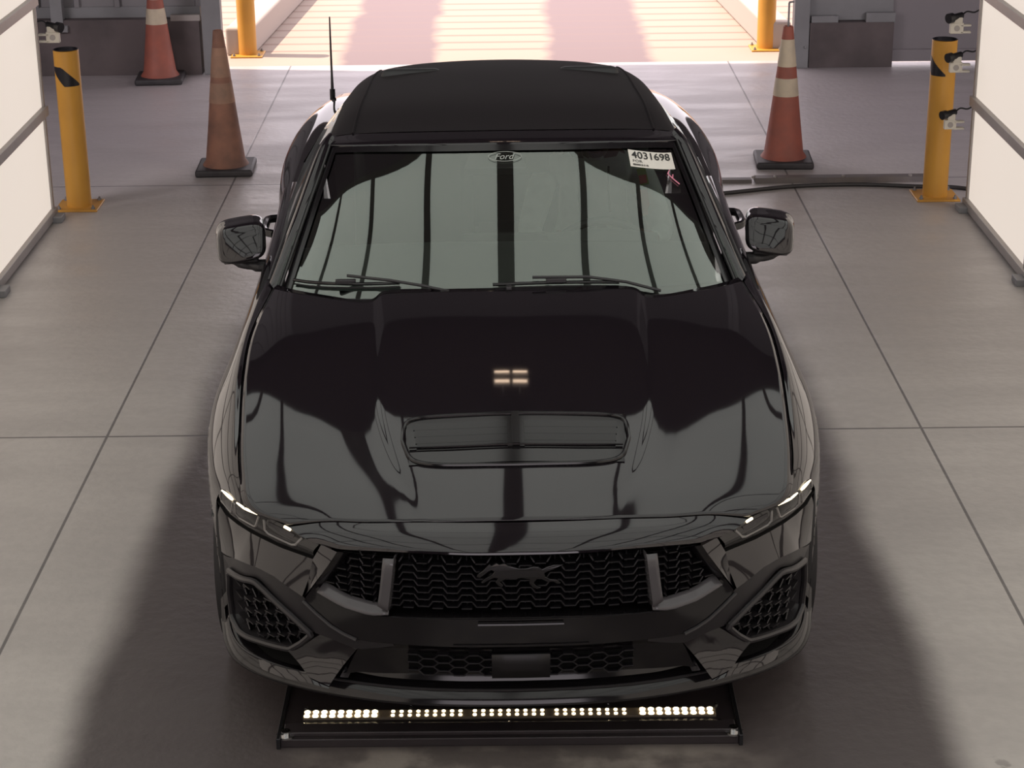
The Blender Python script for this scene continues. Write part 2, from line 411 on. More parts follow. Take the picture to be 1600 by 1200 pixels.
# arched top
ARC = [(2.60, 2.47), (2.46, 2.95), (2.08, 3.33), (1.50, 3.58), (.78, 3.71), (0, 3.76)]
YC = 8.50
def arch_top():
    half = nu_cr([(x, 0, z) for x, z in ARC], 6)
    full = [Vector((-p.x, 0, p.z)) for p in half]+[p for p in reversed(half)][1:]
    y0 = -1.35
    yend = lambda x: YC-.05+.55*max(0, (abs(x)-.9)/1.7)**1.5      # the end of the vault sweeps back towards the walls
    mb = MB(); mb.grid([[Vector((p.x, y0, p.z)) for p in full], [Vector((p.x, YC-.3, p.z)) for p in full], [Vector((p.x, yend(p.x), p.z)) for p in full]])
    o = mb.build('ceiling_booth', pan_c, smooth=True, solid=.03); struct(o)
    r = MB()
    # lengthwise rails
    for k, (x, z) in enumerate(ARC):
        for s_ in ((1,) if k == 5 else (1, -1)):
            wd = .17 if k == 5 else .06
            nx = x/2.6
            r.box((s_*x*.985, (y0+yend(x))/2, z-.025), (wd, yend(x)-y0, .04), rot=(0, s_*math.asin(min(1, nx))*.9 if k < 5 else 0, 0))
    for y in (YC-.02, 6.86, 5.3, 3.74, 2.18, .62, -.94):
        pth = [Vector((p.x*.985, yend(p.x)-.02 if y > 8 else y, p.z-.02)) for p in full]
        for a, b in zip(pth, pth[1:]): r.bar(a, b, .04, .03, (0, 0, 1))
    r.build('panel_rail', darkw, o, smooth=False)
arch_top()
# warm tube fittings hung under the roof, mirrored in the bonnet
tubeL = None
for i, x in enumerate((-.125, .125)):
    if i == 0:
        t = thing('ceiling_light', 'hanging twin bar light beyond the booth, over the lane on the left', 'ceiling light', (x, 11.2, 5.6))
        MB().box((0, 0, .05), (.23, .42, .05)).build('housing', steel, t, smooth=False)
        for dy in (-.15, .15): MB().tube([(-.10, dy, 0), (.10, dy, 0)], .022, 10).build('tube', tubem, t)
        MB().tube([(0, 0, .07), (0, 0, .4)], .01, 8).build('stem', steel, t); tubeL = t
    else:
        c = copy_tree(tubeL); c.location.x = x; c['label'] = 'hanging twin bar light beyond the booth, over the lane on the right'
# ================================================================ CAR
PS = .0165
car = thing('car', 'shiny black two-door convertible with soft top facing the camera in the booth lane', 'car', (.018, 4.94, 0), PS)
def H1(xs, ys):
    P = [Vector((x, y, 0)) for x, y in zip(xs, ys)]; k = len(P); m = []
    for i in range(k):
        if i == 0: m.append((ys[1]-ys[0])/(xs[1]-xs[0]))
        elif i == k-1: m.append((ys[-1]-ys[-2])/(xs[-1]-xs[-2]))
        else: m.append((ys[i+1]-ys[i-1])/(xs[i+1]-xs[i-1]))
    def f(x):
        if x <= xs[0]: return ys[0]+m[0]*(x-xs[0])*.0
        if x >= xs[-1]: return ys[-1]+m[-1]*(x-xs[-1])
        for i in range(k-1):
            if x <= xs[i+1]:
                h = xs[i+1]-xs[i]; s = (x-xs[i])/h; s2 = s*s; s3 = s2*s
                return ys[i]*(2*s3-3*s2+1)+m[i]*h*(s3-2*s2+s)+ys[i+1]*(-2*s3+3*s2)+m[i+1]*h*(s3-s2)
    return f
Pl = H1([0,.2,.4,.5,.6,.7,.8,.84,.87,.9,.93,.95,.958], [0,.006,.035,.07,.125,.2,.31,.38,.45,.54,.68,.82,1.0])
Pr = H1([.15,.2,.25,.3,.42,.6,.68,.72,.8], [.1,.06,.03,.05,.02,.0,.0,.02,.12])
def S(u, h, off=0.):
    a = abs(u); sg = -1 if u < 0 else 1
    v = Pl(a)+Pr(h)
    e = .004; dv = (Pl(a+e)-Pl(max(0, a-e)))/(e+min(a, e)) if a > 0 else 0
    n = Vector((dv, -1, 0)).normalized()      # outward in plan
    p = Vector((a, v, h))-n*off
    return Vector((sg*p.x, p.y, p.z))
def resamp(A, n):
    A = [Vector((*a, 0)) if len(a) == 2 else Vector(a) for a in A]; L = [0]
    for a, b in zip(A, A[1:]): L.append(L[-1]+(b-a).length)
    out = []
    for i in range(n+1):
        t = L[-1]*i/n; j = 0
        while j < len(A)-2 and L[j+1] < t: j += 1
        d = L[j+1]-L[j]; out.append(A[j].lerp(A[j+1], (t-L[j])/d if d else 0))
    return out
def patch(mb, A, B, nu=14, nv=5, oa=0., ob=0., sg=1):
    a, b = resamp(A, nu), resamp(B, nu); G = []
    fa = oa if callable(oa) else (lambda u: oa)
    for i in range(nv+1):
        t = i/nv; G.append([S(sg*(a[j].x*(1-t)+b[j].x*t), a[j].y*(1-t)+b[j].y*t, fa(a[j].x)*(1-t)+ob*t) for j in range(nu+1)])
    mb.grid(G, flip=sg < 0); return G
def m3(p, sg): return (sg*p[0], p[1], p[2])

# ---- hood
hc0 = [(0,.115,.770),(0,.24,.799),(0,.40,.834),(0,.68,.894),(0,.98,.948),(0,1.26,.981),(0,1.51,1.001)]
HC = [hc0,
 [(.15,.118,.768),(.16,.24,.796),(.18,.40,.830),(.20,.68,.889),(.21,.98,.943),(.215,1.26,.977),(.215,1.515,.999)],
 [(.25,.125,.765),(.28,.24,.791),(.34,.42,.829),(.395,.70,.885),(.41,1.0,.937),(.415,1.28,.970),(.425,1.528,.991)],
 [(.29,.130,.764),(.32,.24,.788),(.375,.42,.821),(.43,.70,.874),(.448,1.0,.926),(.458,1.26,.959),(.472,1.476,.978)],
 [(.42,.142,.760),(.46,.25,.784),(.53,.42,.817),(.60,.71,.876),(.63,1.0,.929),(.645,1.28,.960),(.655,1.55,.977)],
 [(.546,.168,.753),(.60,.27,.778),(.665,.43,.811),(.73,.71,.870),(.755,1.0,.922),(.765,1.29,.954),(.765,1.63,.974)],
 [(.655,.195,.729),(.775,.264,.757),(.812,.43,.797),(.838,.72,.853),(.855,1.0,.900),(.858,1.28,.931),(.815,1.70,.968)]]
rows = [mirr([HC[j][i] for j in range(7)]) for i in range(7)]
Ghood = surf(rows, 6, 8)
hood = MB().grid(Ghood).build('hood', paint, car, solid=.006)
vv = []; ff = []; n_ = len(Ghood[0])
for r in Ghood: vv += r
for i in range(len(Ghood)-1):
    for j in range(n_-1): ff.append((i*n_+j, i*n_+j+1, (i+1)*n_+j+1, (i+1)*n_+j))
hbvh = BVHTree.FromPolygons(vv, ff)
def onhood(u, v, off=0.):
    h = hbvh.ray_cast(Vector((u, v, 2)), Vector((0, 0, -1)))
    z = h[0].z if h[0] else .8
    return Vector((u, v, z+off))
# hood heat extractor insert
vent = MB()
op = []
for a in range(0, 48):
    t = 2*math.pi*a/48; cx_, sy_ = math.cos(t), math.sin(t)
    k = .22; x = math.copysign(abs(cx_)**.30, cx_); y = math.copysign(abs(sy_)**.30, sy_)
    v = .505+.125*y; w = (.335 if y > 0 else .335-.03*(-y)); op.append(onhood(x*(w-.0), v-.012*(1-abs(x))*(1 if y < 0 else 0), .004))
vent.tube(op, .0065, 8, closed=True)
G = []
for i in range(9):
    v = .385+.245*i/8; G.append([onhood(u_*.325/10*(1 if v > .42 else .97), v, .003) for u_ in range(-10, 11)])
vent.grid(G)
hv = vent.build('hood_vent', gloss, hood, solid=0)
lv = MB()
for sg in (-1, 1):
    for k in range(4):
        v = .452+.035*k
        a0, a1 = .025, .305-.004*(3-k)
        rA = [onhood(sg*(a0+(a1-a0)*j/6), v, .005) for j in range(7)]; rB = [onhood(sg*(a0+(a1-a0)*j/6), v+.028, .009) for j in range(7)]
        lv.grid([rA, rB]); lv.grid([rB, [p-Vector((0, -.002, .006)) for p in rB]])
    for v0 in (.46, .61): pass
lv.bar(onhood(0, .46, .009), onhood(0, .625, .009), .022, .012)
lv.tube([onhood(sg_*x, v, .010) for sg_, x, v in ((-1, .315, .462), (-1, .0, .462), (1, .315, .462))], .004, 6)
lv.build('vent_louver', gloss, hv, smooth=True, auto=25)
# centre spray nozzle under the hood rear edge
MB().box((0, 1.50, 1.005), (.02, .03, .012)).build('washer_nozzle', satin, hood, smooth=False, bevel=.003)

# ---- nose panel between hood and grille
A = [(0,.110,.764),(.15,.113,.764),(.29,.125,.762),(.42,.137,.757),(.546,.163,.750),(.652,.190,.7255)]
M = [(0,.045,.745),(.15,.048,.745),(.29,.063,.744),(.41,.083,.740),(.52,.115,.732),(.615,.150,.716)]
B = [(0,.016,.709),(.15,.018,.710),(.29,.036,.711),(.41,.060,.708),(.507,.088,.703),(.565,.120,.703)]
B2 = [(0,.03,.700),(.15,.032,.700),(.29,.05,.701),(.41,.075,.699),(.505,.10,.696),(.56,.13,.697)]
MB().grid(surf([mirr(A), mirr(M), mirr(B), mirr(B2)], 5, 5)).build('nose_panel', paint, car)
# dark shut line gap under nose/hood
MB().tube([(p.x, p.y+.004, p.z-.006) for p in nu_cr(mirr(A), 5)], .004, 6).build('hood_gap_seal', void, car)

# ---- fenders, doors, quarters as stations of (u,v,h) rows
def arch_cut(G, vc, hc, R, mb):
    """add grid with a wheel opening; verts near the circle snap to it"""
    n, m = len(G), len(G[0]); P = [list(r) for r in G]
    ins = [[(p.y-vc)**2+(p.z-hc)**2 < R*R for p in r] for r in P]
    fs = []
    for i in range(n):
        for j in range(m):
            p = P[i][j]
            if ins[i][j]:
                near = any(0 <= i+a < n and 0 <= j+b < m and not ins[i+a][j+b] for a in (-1, 0, 1) for b in (-1, 0, 1))
                if near:
                    d = Vector((0, p.y-vc, p.z-hc)); L_ = max(d.length, 1e-6); q = Vector((p.x, vc+d.y/L_*R, hc+d.z/L_*R)); P[i][j] = q; ins[i][j] = 2
    for i in range(n-1):
        for j in range(m-1):
            c = (ins[i][j], ins[i+1][j], ins[i+1][j+1], ins[i][j+1])
            if any(x is True for x in c) or all(x == 2 for x in c): continue
            fs.append((i*m+j, i*m+j+1, (i+1)*m+j+1, (i+1)*m+j))
    mb.add([p for r in P for p in r], fs)
WHF, WHR, WHH, ARR = .94, 3.66, .345, .385
ST = [
 [(.780,.262,.753),(.812,.315,.752),(.842,.375,.742),(.888,.48,.700),(.908,.545,.60),(.905,.545,.43),(.897,.535,.25)],
 [(.816,.43,.799),(.838,.45,.792),(.874,.51,.772),(.925,.62,.71),(.936,.66,.60),(.930,.67,.43),(.912,.66,.25)],
 [(.842,.72,.853),(.862,.73,.847),(.905,.79,.818),(.958,.86,.74),(.966,.88,.62),(.956,.88,.43),(.930,.88,.25)],
 [(.859,1.0,.900),(.880,1.01,.894),(.922,1.06,.850),(.970,1.10,.76),(.972,1.10,.62),(.962,1.10,.43),(.935,1.10,.25)],
 [(.862,1.28,.931),(.882,1.30,.925),(.914,1.33,.880),(.952,1.36,.78),(.952,1.38,.62),(.943,1.38,.43),(.925,1.38,.22)],
 [(.826,1.65,.960),(.858,1.66,.958),(.890,1.66,.930),(.920,1.68,.82),(.922,1.70,.62),(.922,1.70,.43),(.915,1.70,.20)],
]
DR = [
 [(.826,1.65,.960),(.858,1.66,.958),(.890,1.66,.930),(.920,1.68,.82),(.922,1.70,.62),(.922,1.70,.43),(.915,1.70,.20)],
 [(.838,2.1,.975),(.862,2.1,.972),(.886,2.1,.945),(.912,2.1,.83),(.908,2.1,.62),(.915,2.1,.43),(.912,2.1,.20)],
 [(.845,2.6,.985),(.868,2.6,.980),(.890,2.6,.955),(.915,2.6,.84),(.908,2.6,.62),(.915,2.6,.43),(.912,2.6,.20)],
 [(.840,3.0,.992),(.872,3.0,.988),(.900,3.0,.960),(.922,3.0,.84),(.912,3.0,.62),(.918,3.0,.43),(.912,3.0,.20)],
]
QT = [
 [(.840,3.0,.992),(.872,3.0,.988),(.900,3.0,.960),(.922,3.0,.84),(.912,3.0,.62),(.918,3.0,.43),(.912,3.0,.20)],
 [(.825,3.3,1.006),(.872,3.3,1.000),(.922,3.3,.964),(.952,3.3,.84),(.948,3.3,.64),(.94,3.3,.43),(.92,3.3,.24)],
 [(.790,3.6,1.024),(.862,3.6,1.017),(.932,3.6,.970),(.966,3.6,.84),(.962,3.6,.64),(.95,3.6,.43),(.93,3.6,.26)],
 [(.740,3.95,1.044),(.835,3.95,1.034),(.915,3.95,.980),(.954,3.95,.84),(.95,3.95,.64),(.94,3.95,.43),(.92,3.95,.28)],
 [(.700,4.3,1.042),(.795,4.3,1.034),(.872,4.3,.980),(.916,4.3,.83),(.92,4.3,.64),(.91,4.3,.43),(.89,4.3,.30)],
 [(.68,4.62,1.010),(.76,4.62,1.000),(.82,4.62,.955),(.85,4.66,.84),(.86,4.70,.64),(.85,4.72,.43),(.82,4.70,.32)],
]
for sg in (-1, 1):
    mb = MB(); arch_cut(surf([[m3(p, sg) for p in r] for r in ST], 7, 8), WHF, WHH, ARR, mb); fe = mb.build('front_fender', paint, car)
    mb = MB(); mb.grid(surf([[m3(p, sg) for p in r] for r in DR], 6, 6)); dr = mb.build('door', paint, car)
    # door handle
    mb = MB(); hp = nu_cr([m3((.925,2.92,.86), sg), m3((.955,2.90,.862), sg), m3((.962,2.82,.862), sg), m3((.955,2.73,.860), sg), m3((.918,2.70,.858), sg)], 5)
    mb.tube(hp, .017, 10); mb.build('door_handle', gloss, dr)
    mb = MB(); arch_cut(surf([[m3(p, sg) for p in r] for r in QT], 7, 8), WHR, WHH, ARR+.005, mb); q = mb.build('rear_fender', paint, car)
    for (vc, par) in ((WHF, fe), (WHR, q)):
        lin = MB(); G = []
        for k in range(13):
            t = math.pi*k/12*1.16-.08*math.pi; y, z = vc+math.cos(t)*(ARR-.004), WHH+math.sin(t)*(ARR-.004)
            G.append([(sg*.885, y, z), (sg*.60, y, z)])
        lin.grid(G); lin.build('wheel_arch_liner', void, par)
# wheels
def wheel(x, y, sg):
    w = bpy.data.objects.new('wheel', None); C.objects.link(w); w.parent = car; w.location = (x, y, .345); w.rotation_euler = (0, 0, 0 if sg > 0 else math.pi)
    MB().lathe([(.24,-.12),(.325,-.125),(.343,-.09),(.345,0),(.343,.09),(.325,.125),(.25,.125),(.245,.11),(.245,-.11)], n=48, axis='x', cap=False).build('tire', rubber, w)
    rim = MB(); rim.lathe([(.247,-.11),(.252,.115),(.24,.122),(.225,.10),(.22,-.1)], n=40, axis='x', cap=False)
    rim.lathe([(.001,.10),(.045,.10),(.06,.08),(.06,.02)], n=20, axis='x', cap=False)
    for k in range(5):
        for d in (-.12, .12):
            a = 2*math.pi*k/5+d; b_ = 2*math.pi*k/5+d*1.2
            rim.bar((.085, .04*math.cos(a), .04*math.sin(a)), (.10, .235*math.cos(b_), .235*math.sin(b_)), .03, .024, (1, 0, 0))
    rim.build('rim', alloy, w)
    MB().lathe([(.17,-.01),(.17,.012)], n=32, axis='x').build('brake_disc', alloy, w)
for sg in (-1, 1):
    wheel(sg*.81, WHF, sg); wheel(sg*.81, WHR, sg)
# underbody and rear
mb = MB(); mb.box((0, 2.35, .24), (1.2, 3.6, .1)); mb.box((0, 2.3, .26), (1.78, 1.85, .12)); mb.box((0, .55, .42), (1.1, .7, .22)); mb.box((0, 4.2, .40), (1.5, .75, .3))
mb.build('underbody', void, car, smooth=False)
mb = MB(); mb.grid(surf([mirr([(0,4.82,.98),(.4,4.80,.98),(.68,4.70,.98),(.80,4.63,.97)]), mirr([(0,4.83,.80),(.4,4.81,.80),(.7,4.74,.80),(.85,4.66,.84)]), mirr([(0,4.87,.60),(.4,4.85,.60),(.72,4.78,.60),(.86,4.70,.64)]), mirr([(0,4.84,.30),(.4,4.82,.30),(.7,4.76,.31),(.82,4.70,.32)])], 4, 5))
rb = mb.build('rear_bumper', paint, car)
for sg in (-1, 1): MB().grid(surf([[m3(p, sg) for p in r] for r in ([(.30,4.83,.93),(.5,4.815,.93),(.70,4.75,.93)], [(.30,4.845,.80),(.5,4.83,.80),(.72,4.76,.80)])], 4, 4)).build('tail_lamp', taill, rb)
mb = MB(); mb.grid(surf([mirr([(0,4.18,1.045),(.35,4.18,1.042),(.60,4.18,1.035),(.722,4.15,1.046)]), mirr([(0,4.5,1.06),(.35,4.5,1.055),(.58,4.48,1.045),(.70,4.45,1.032)]), mirr([(0,4.80,1.06),(.35,4.78,1.055),(.6,4.70,1.04),(.70,4.62,1.012)]), mirr([(0,4.82,.98),(.4,4.80,.98),(.68,4.70,.98),(.80,4.63,.97)])], 4, 5))
mb.build('trunk_lid', paint, car)

# ---- front bumper painted areas
for sg in (-1, 1):
    fb = MB()
    patch(fb, [(.507,.700),(.612,.530)], [(.562,.703),(.590,.652),(.617,.532)], 10, 4, -.006, .012, sg)          # slim strip by grille
    patch(fb, [(.594,.645),(.697,.649),(.769,.649),(.842,.645),(.885,.645),(.902,.662)], [(.617,.532),(.70,.567),(.754,.570),(.812,.557),(.842,.540),(.890,.50)], 20, 6, lambda u: .035*max(0, min(1, (.900-u)/.07)), -.004, sg)
    patch(fb, [(.902,.662),(.906,.24)], [(.890,.50),(.890,.30),(.892,.25)], 10, 2, .0, 0, sg)
    patch(fb, [(.586,.420),(.539,.412),(.470,.388)], [(.667,.321),(.606,.266),(.546,.257)], 10, 5, .045, -.014, sg)  # blade
    patch(fb, [(.470,.388),(.546,.257)], [(.458,.380),(.528,.252)], 6, 3, .045, .06, sg)
    patch(fb, [(.546,.263),(.606,.270),(.72,.250),(.845,.228),(.880,.262),(.890,.36)], [(.546,.250),(.606,.250),(.74,.222),(.862,.196),(.895,.225),(.902,.30)], 20, 3, .004, -.016, sg)
    fb.build('front_bumper_corner', paint, car)
# seam ridge at cheek inner
# ---- side vents
for sg in (-1, 1):
    vt = MB()
    patch(vt, [(.617,.530),(.70,.565),(.754,.568),(.812,.555),(.842,.538),(.888,.49)], [(.590,.412),(.735,.510),(.752,.522),(.775,.524),(.855,.480),(.868,.462)], 20, 4, 0, .006, sg)
    patch(vt, [(.888,.49),(.892,.26)], [(.868,.462),(.872,.29)], 10, 2, 0, .02, sg)
    patch(vt, [(.617,.530),(.536,.462),(.463,.428),(.36,.424)], [(.590,.412),(.539,.406),(.468,.388),(.36,.414)], 12, 3, 0, .004, sg)
    vo = vt.build('side_vent_surround', satin, car)
    fr = MB(); loop = [(.862,.470),(.80,.500),(.768,.514),(.742,.504),(.66,.455),(.597,.408),(.63,.362),(.667,.322),(.75,.300),(.84,.276),(.870,.285),(.872,.38)]
    out = resamp(loop+[loop[0]], 60)[:-1]
    fr.tube([S(sg*p.x, p.y, -.002) for p in out], .010, 8, closed=True)
    G = [[S(sg*p.x, p.y, 0) for p in out], [S(sg*(.74+(p.x-.74)*.9), .40+(p.y-.40)*.9, .06) for p in out]]
    fr.grid(G, close_u=True)
    fr.build('vent_frame', satin, vo)
    bk = MB(); patch(bk, [(.862,.470),(.80,.500),(.742,.504),(.597,.408)], [(.870,.285),(.84,.276),(.75,.300),(.667,.322)], 12, 4, .065, .065, sg); bk.build('vent_back', void, vo)
    sl = MB(); patch(sl, [(.872,.290),(.840,.274),(.75,.299),(.667,.319)], [(.882,.262),(.845,.228),(.72,.252),(.606,.272)], 12, 3, .05, .03, sg); sl.build('lower_slot', void, vo)

def ribbons(mb, segs, w, dep, off):
    for a, b in segs:
        pa, pb = S(a[0], a[1], off), S(b[0], b[1], off)
        mb.bar(pa, pb, w, dep, (0, 1, 0))
def inpoly(p, poly):
    x, y = p; r = False; n = len(poly)
    for i in range(n):
        x1, y1 = poly[i]; x2, y2 = poly[(i+1) % n]
        if (y1 > y) != (y2 > y) and x < (x2-x1)*(y-y1)/(y2-y1)+x1: r = not r
    return r
def waves(poly, period, pitch, amp, alt=False, u0=0., h0=0., link=True):
    us = [p[0] for p in poly]; hs = [p[1] for p in poly]; out = []
    k = 0; h = h0 + math.floor((min(hs)-h0)/pitch)*pitch
    row = round((h-h0)/pitch)
    while h < max(hs)+pitch:
        ph = (row % 2)*.5 if alt else 0
        x = math.floor((min(us)-u0)/period)*period+u0-ph*period
        while x < max(us)+period:
            q = [(x, h), (x+period*.36, h), (x+period*.5, h-amp), (x+period*.86, h-amp), (x+period, h)]
            for a, b in zip(q, q[1:]):
                mdp = ((a[0]+b[0])/2, (a[1]+b[1])/2)
                if inpoly(mdp, poly): out.append((a, b))
            if alt:
                for a in ((x+period*.50, h-amp),):
                    pass
            x += period
        h += pitch; row += 1
    return out
def hexes(poly, w, h):
    out = set(); us = [p[0] for p in poly]; hs = [p[1] for p in poly]
    i = 0; x = min(us)-w
    while x < max(us)+w:
        y = min(hs)-h+(h/2 if i % 2 else 0)
        while y < max(hs)+h:
            pts = [(x-w*.33, y-h/2), (x+w*.33, y-h/2), (x+w*.67, y), (x+w*.33, y+h/2), (x-w*.33, y+h/2), (x-w*.67, y)]
            for a, b in zip(pts, pts[1:]+pts[:1]):
                m_ = ((a[0]+b[0])/2, (a[1]+b[1])/2)
                if inpoly(m_, poly):
                    A_ = (round(a[0], 4), round(a[1], 4)); B_ = (round(b[0], 4), round(b[1], 4)); out.add((min(A_, B_), max(A_, B_)))
            y += h
        x += w; i += 1
    return list(out)
for sg in (-1, 1):
    poly = [(.866,.43),(.83,.455),(.76,.475),(.60,.405),(.665,.325),(.75,.303),(.84,.282),(.868,.29)]
    mb = MB(); segs = [((sg*a[0], a[1]), (sg*b[0], b[1])) for a, b in hexes(poly, .036, .044)]
    ribbons(mb, segs, .0035, .03, .028); mb.build('vent_mesh', satin, [o for o in car.children if o.name.startswith('side_vent_surround')][-1])

# ---- main grille
gs = MB()
outl = [(.507,.700),(.560,.612),(.612,.523),(.575,.490),(.536,.461),(.463,.427),(.3,.425),(.15,.423),(0,.423)]
inl = [(.495,.694),(.535,.628),(.578,.566),(.54,.545),(.48,.524),(.395,.508),(.3,.512),(.15,.514),(0,.514)]
for sg in (-1, 1): patch(gs, outl, inl, 30, 5, -.003, .012, sg)
for sg in (-1, 1): patch(gs, inl, [(p[0]*.97, .61+(p[1]-.61)*.96) for p in inl], 30, 2, .012, .07, sg)
gso = gs.build('grille_surround', gloss, car)
mb = MB(); patch(mb, [(-.52,.70),(.52,.70)], [(-.57,.51),(.57,.51)], 20, 4, .085, .085); mb.build('grille_back', void, gso)
mb = MB(); patch(mb, [(-.50,.702),(.50,.702)], [(-.50,.690),(.50,.690)], 20, 2, .0, .03); mb.build('grille_top_lip', satin, gso)
gp = [(-.345,.69),(.345,.69),(.375,.535),(-.375,.535)]
mb = MB(); ribbons(mb, waves(gp, .083, .0225, .017, u0=.0), .0036, .035, .035)
sv = []
for k in range(-9, 9):
    for d in (.18, .68): 
        x = .083*(k+d)
        if abs(x) < .35: sv.append(((x, .53), (x, .695)))
ribbons(mb, sv, .003, .02, .055)
mb.build('grille_mesh', meshm, gso)
for sg in (-1, 1):
    op_ = [(.395,.69),(.485,.69),(.55,.585),(.50,.555),(.40,.545)]
    mb = MB(); ribbons(mb, [((sg*a[0], a[1]), (sg*b[0], b[1])) for a, b in waves(op_, .075, .0225, .015, u0=.01)], .0036, .03, .04); mb.build('grille_mesh', meshm, gso)
    # L-shaped blade
    bk = MB()
    patch(bk, [(.380,.697),(.392,.60),(.400,.548)], [(.350,.697),(.362,.60),(.372,.530)], 8, 3, -.002, -.002, sg)
    patch(bk, [(.350,.697),(.362,.60),(.372,.530)], [(.346,.697),(.357,.60),(.366,.525)], 8, 2, -.002, .05, sg)
    patch(bk, [(.372,.548),(.42,.545),(.50,.557),(.565,.585)], [(.370,.524),(.42,.516),(.50,.530),(.572,.560)], 10, 3, .028, -.004, sg)
    bk.build('grille_blade', bracket, gso, solid=.004)
# thin bright-edged trims
mb = MB(); mb.tube([S(x*.0386, .514-.00*abs(x), .0) for x in range(-10, 11)], .0035, 6)
mb.tube([S(x/20*.24, .500, -.006) for x in range(-10, 11)], .006, 8)
mb.tube([S(x/10*.19, .430, -.004) for x in range(-10, 11)], .003, 6)
mb.build('grille_trim', gloss, gso)
for sg in (-1, 1):
    mb = MB(); mb.tube([S(sg*x, h, -.006) for x, h in ((.614,.518),(.575,.487),(.536,.458),(.50,.440),(.463,.427))], .006, 8); mb.build('grille_trim', satin, gso)
# running-horse emblem, tail to the right as seen from the camera
horse = [(-.122,.004),(-.116,.014),(-.104,.024),(-.094,.036),(-.086,.046),(-.080,.040),(-.066,.050),(-.058,.044),(-.044,.048),(-.034,.040),(-.022,.036),(-.004,.030),(.018,.030),(.036,.036),(.050,.034),(.060,.026),(.074,.034),(.092,.040),(.120,.040),(.104,.032),(.090,.024),(.074,.018),(.066,.012),(.068,.000),(.082,-.010),(.100,-.012),(.112,-.026),(.102,-.028),(.092,-.020),(.074,-.020),(.054,-.006),(.044,-.010),(.036,-.024),(.046,-.036),(.058,-.040),(.048,-.046),(.034,-.040),(.024,-.024),(.026,-.010),(.006,-.004),(-.020,-.004),(-.040,-.006),(-.058,-.018),(-.048,-.030),(-.052,-.036),(-.060,-.034),(-.070,-.018),(-.062,-.004),(-.074,-.002),(-.092,-.012),(-.104,-.022),(-.110,-.018),(-.098,-.004),(-.078,.010),(-.072,.020),(-.080,.026),(-.090,.020),(-.102,.008),(-.114,-.002)]
mb = MB(); pts = [S(x, .645+y*.85, .008) for x, y in horse]; mb.prism(pts, (0, .012, 0)); mb.build('horse_emblem', gloss, gso, smooth=False, bevel=.0015)

# ---- lower intake
lg = MB()
for sg in (-1, 1):
    patch(lg, [(0,.423),(.3,.425),(.463,.427)], [(0,.395),(.3,.393),(.46,.385)], 12, 2, -.002, .03, sg)
    patch(lg, [(0,.395),(.3,.393),(.46,.385),(.475,.377)], [(0,.300),(.32,.297),(.50,.285),(.52,.275)], 12, 3, .03, .035, sg)
    patch(lg, [(0,.300),(.32,.297),(.50,.285),(.53,.275)], [(0,.252),(.32,.252),(.48,.252),(.53,.252)], 12, 3, .10, .10, sg)
    patch(lg, [(0,.300),(.32,.297),(.50,.285),(.53,.275)], [(0,.300),(.32,.297),(.50,.285),(.53,.275)], 12, 3, .035, .10, sg)
lgo = lg.build('lower_intake', gloss, car)
for sg in (-1, 1):
    pol = [(.090,.384),(.325,.381),(.325,.306),(.090,.306)]
    mb = MB(); patch(mb, [pol[0], pol[1]], [pol[3], pol[2]], 6, 2, .026, .031, sg); mb.build('intake_back', void, lgo)
    hx = [((sg*a[0], a[1]), (sg*b[0], b[1])) for a, b in hexes(pol, .044, .030)]
    mb = MB(); ribbons(mb, hx, .004, .016, .022); mb.build('intake_mesh', meshm, lgo)
mb = MB(); patch(mb, [(-.083,.388),(.083,.388)], [(-.083,.300),(.083,.300)], 4, 2, .018, .02); mb.build('plate_bracket', meshm, lgo, solid=.008)
# ---- splitter
PT = [(0,.082,.20),(.31,.103,.20),(.52,.158,.20),(.675,.228,.20),(.79,.310,.20),(.855,.388,.202),(.89,.47,.212),(.912,.575,.235)]
cp = nu_cr(mirr(PT), 6); G = []
def offp(i, o, dh):
    a = cp[max(0, i-1)]; b = cp[min(len(cp)-1, i+1)]; t = (b-a).normalized(); n = Vector((-t.y, t.x, 0)).normalized()
    return cp[i]+n*o+Vector((0, 0, dh))
for o, dh in ((.30, -.005), (.01, -.008), (-.006, -.002), (-.006, .006), (.012, .034), (.026, .043), (.08, .050)):
    G.append([offp(i, o, dh) for i in range(len(cp))])
MB().grid(G).build('front_splitter', gloss, car)
mb = MB(); mb.tube([offp(i, .016, .040) for i in range(len(cp))], .004, 6); mb.build('splitter_lip', satin, car)

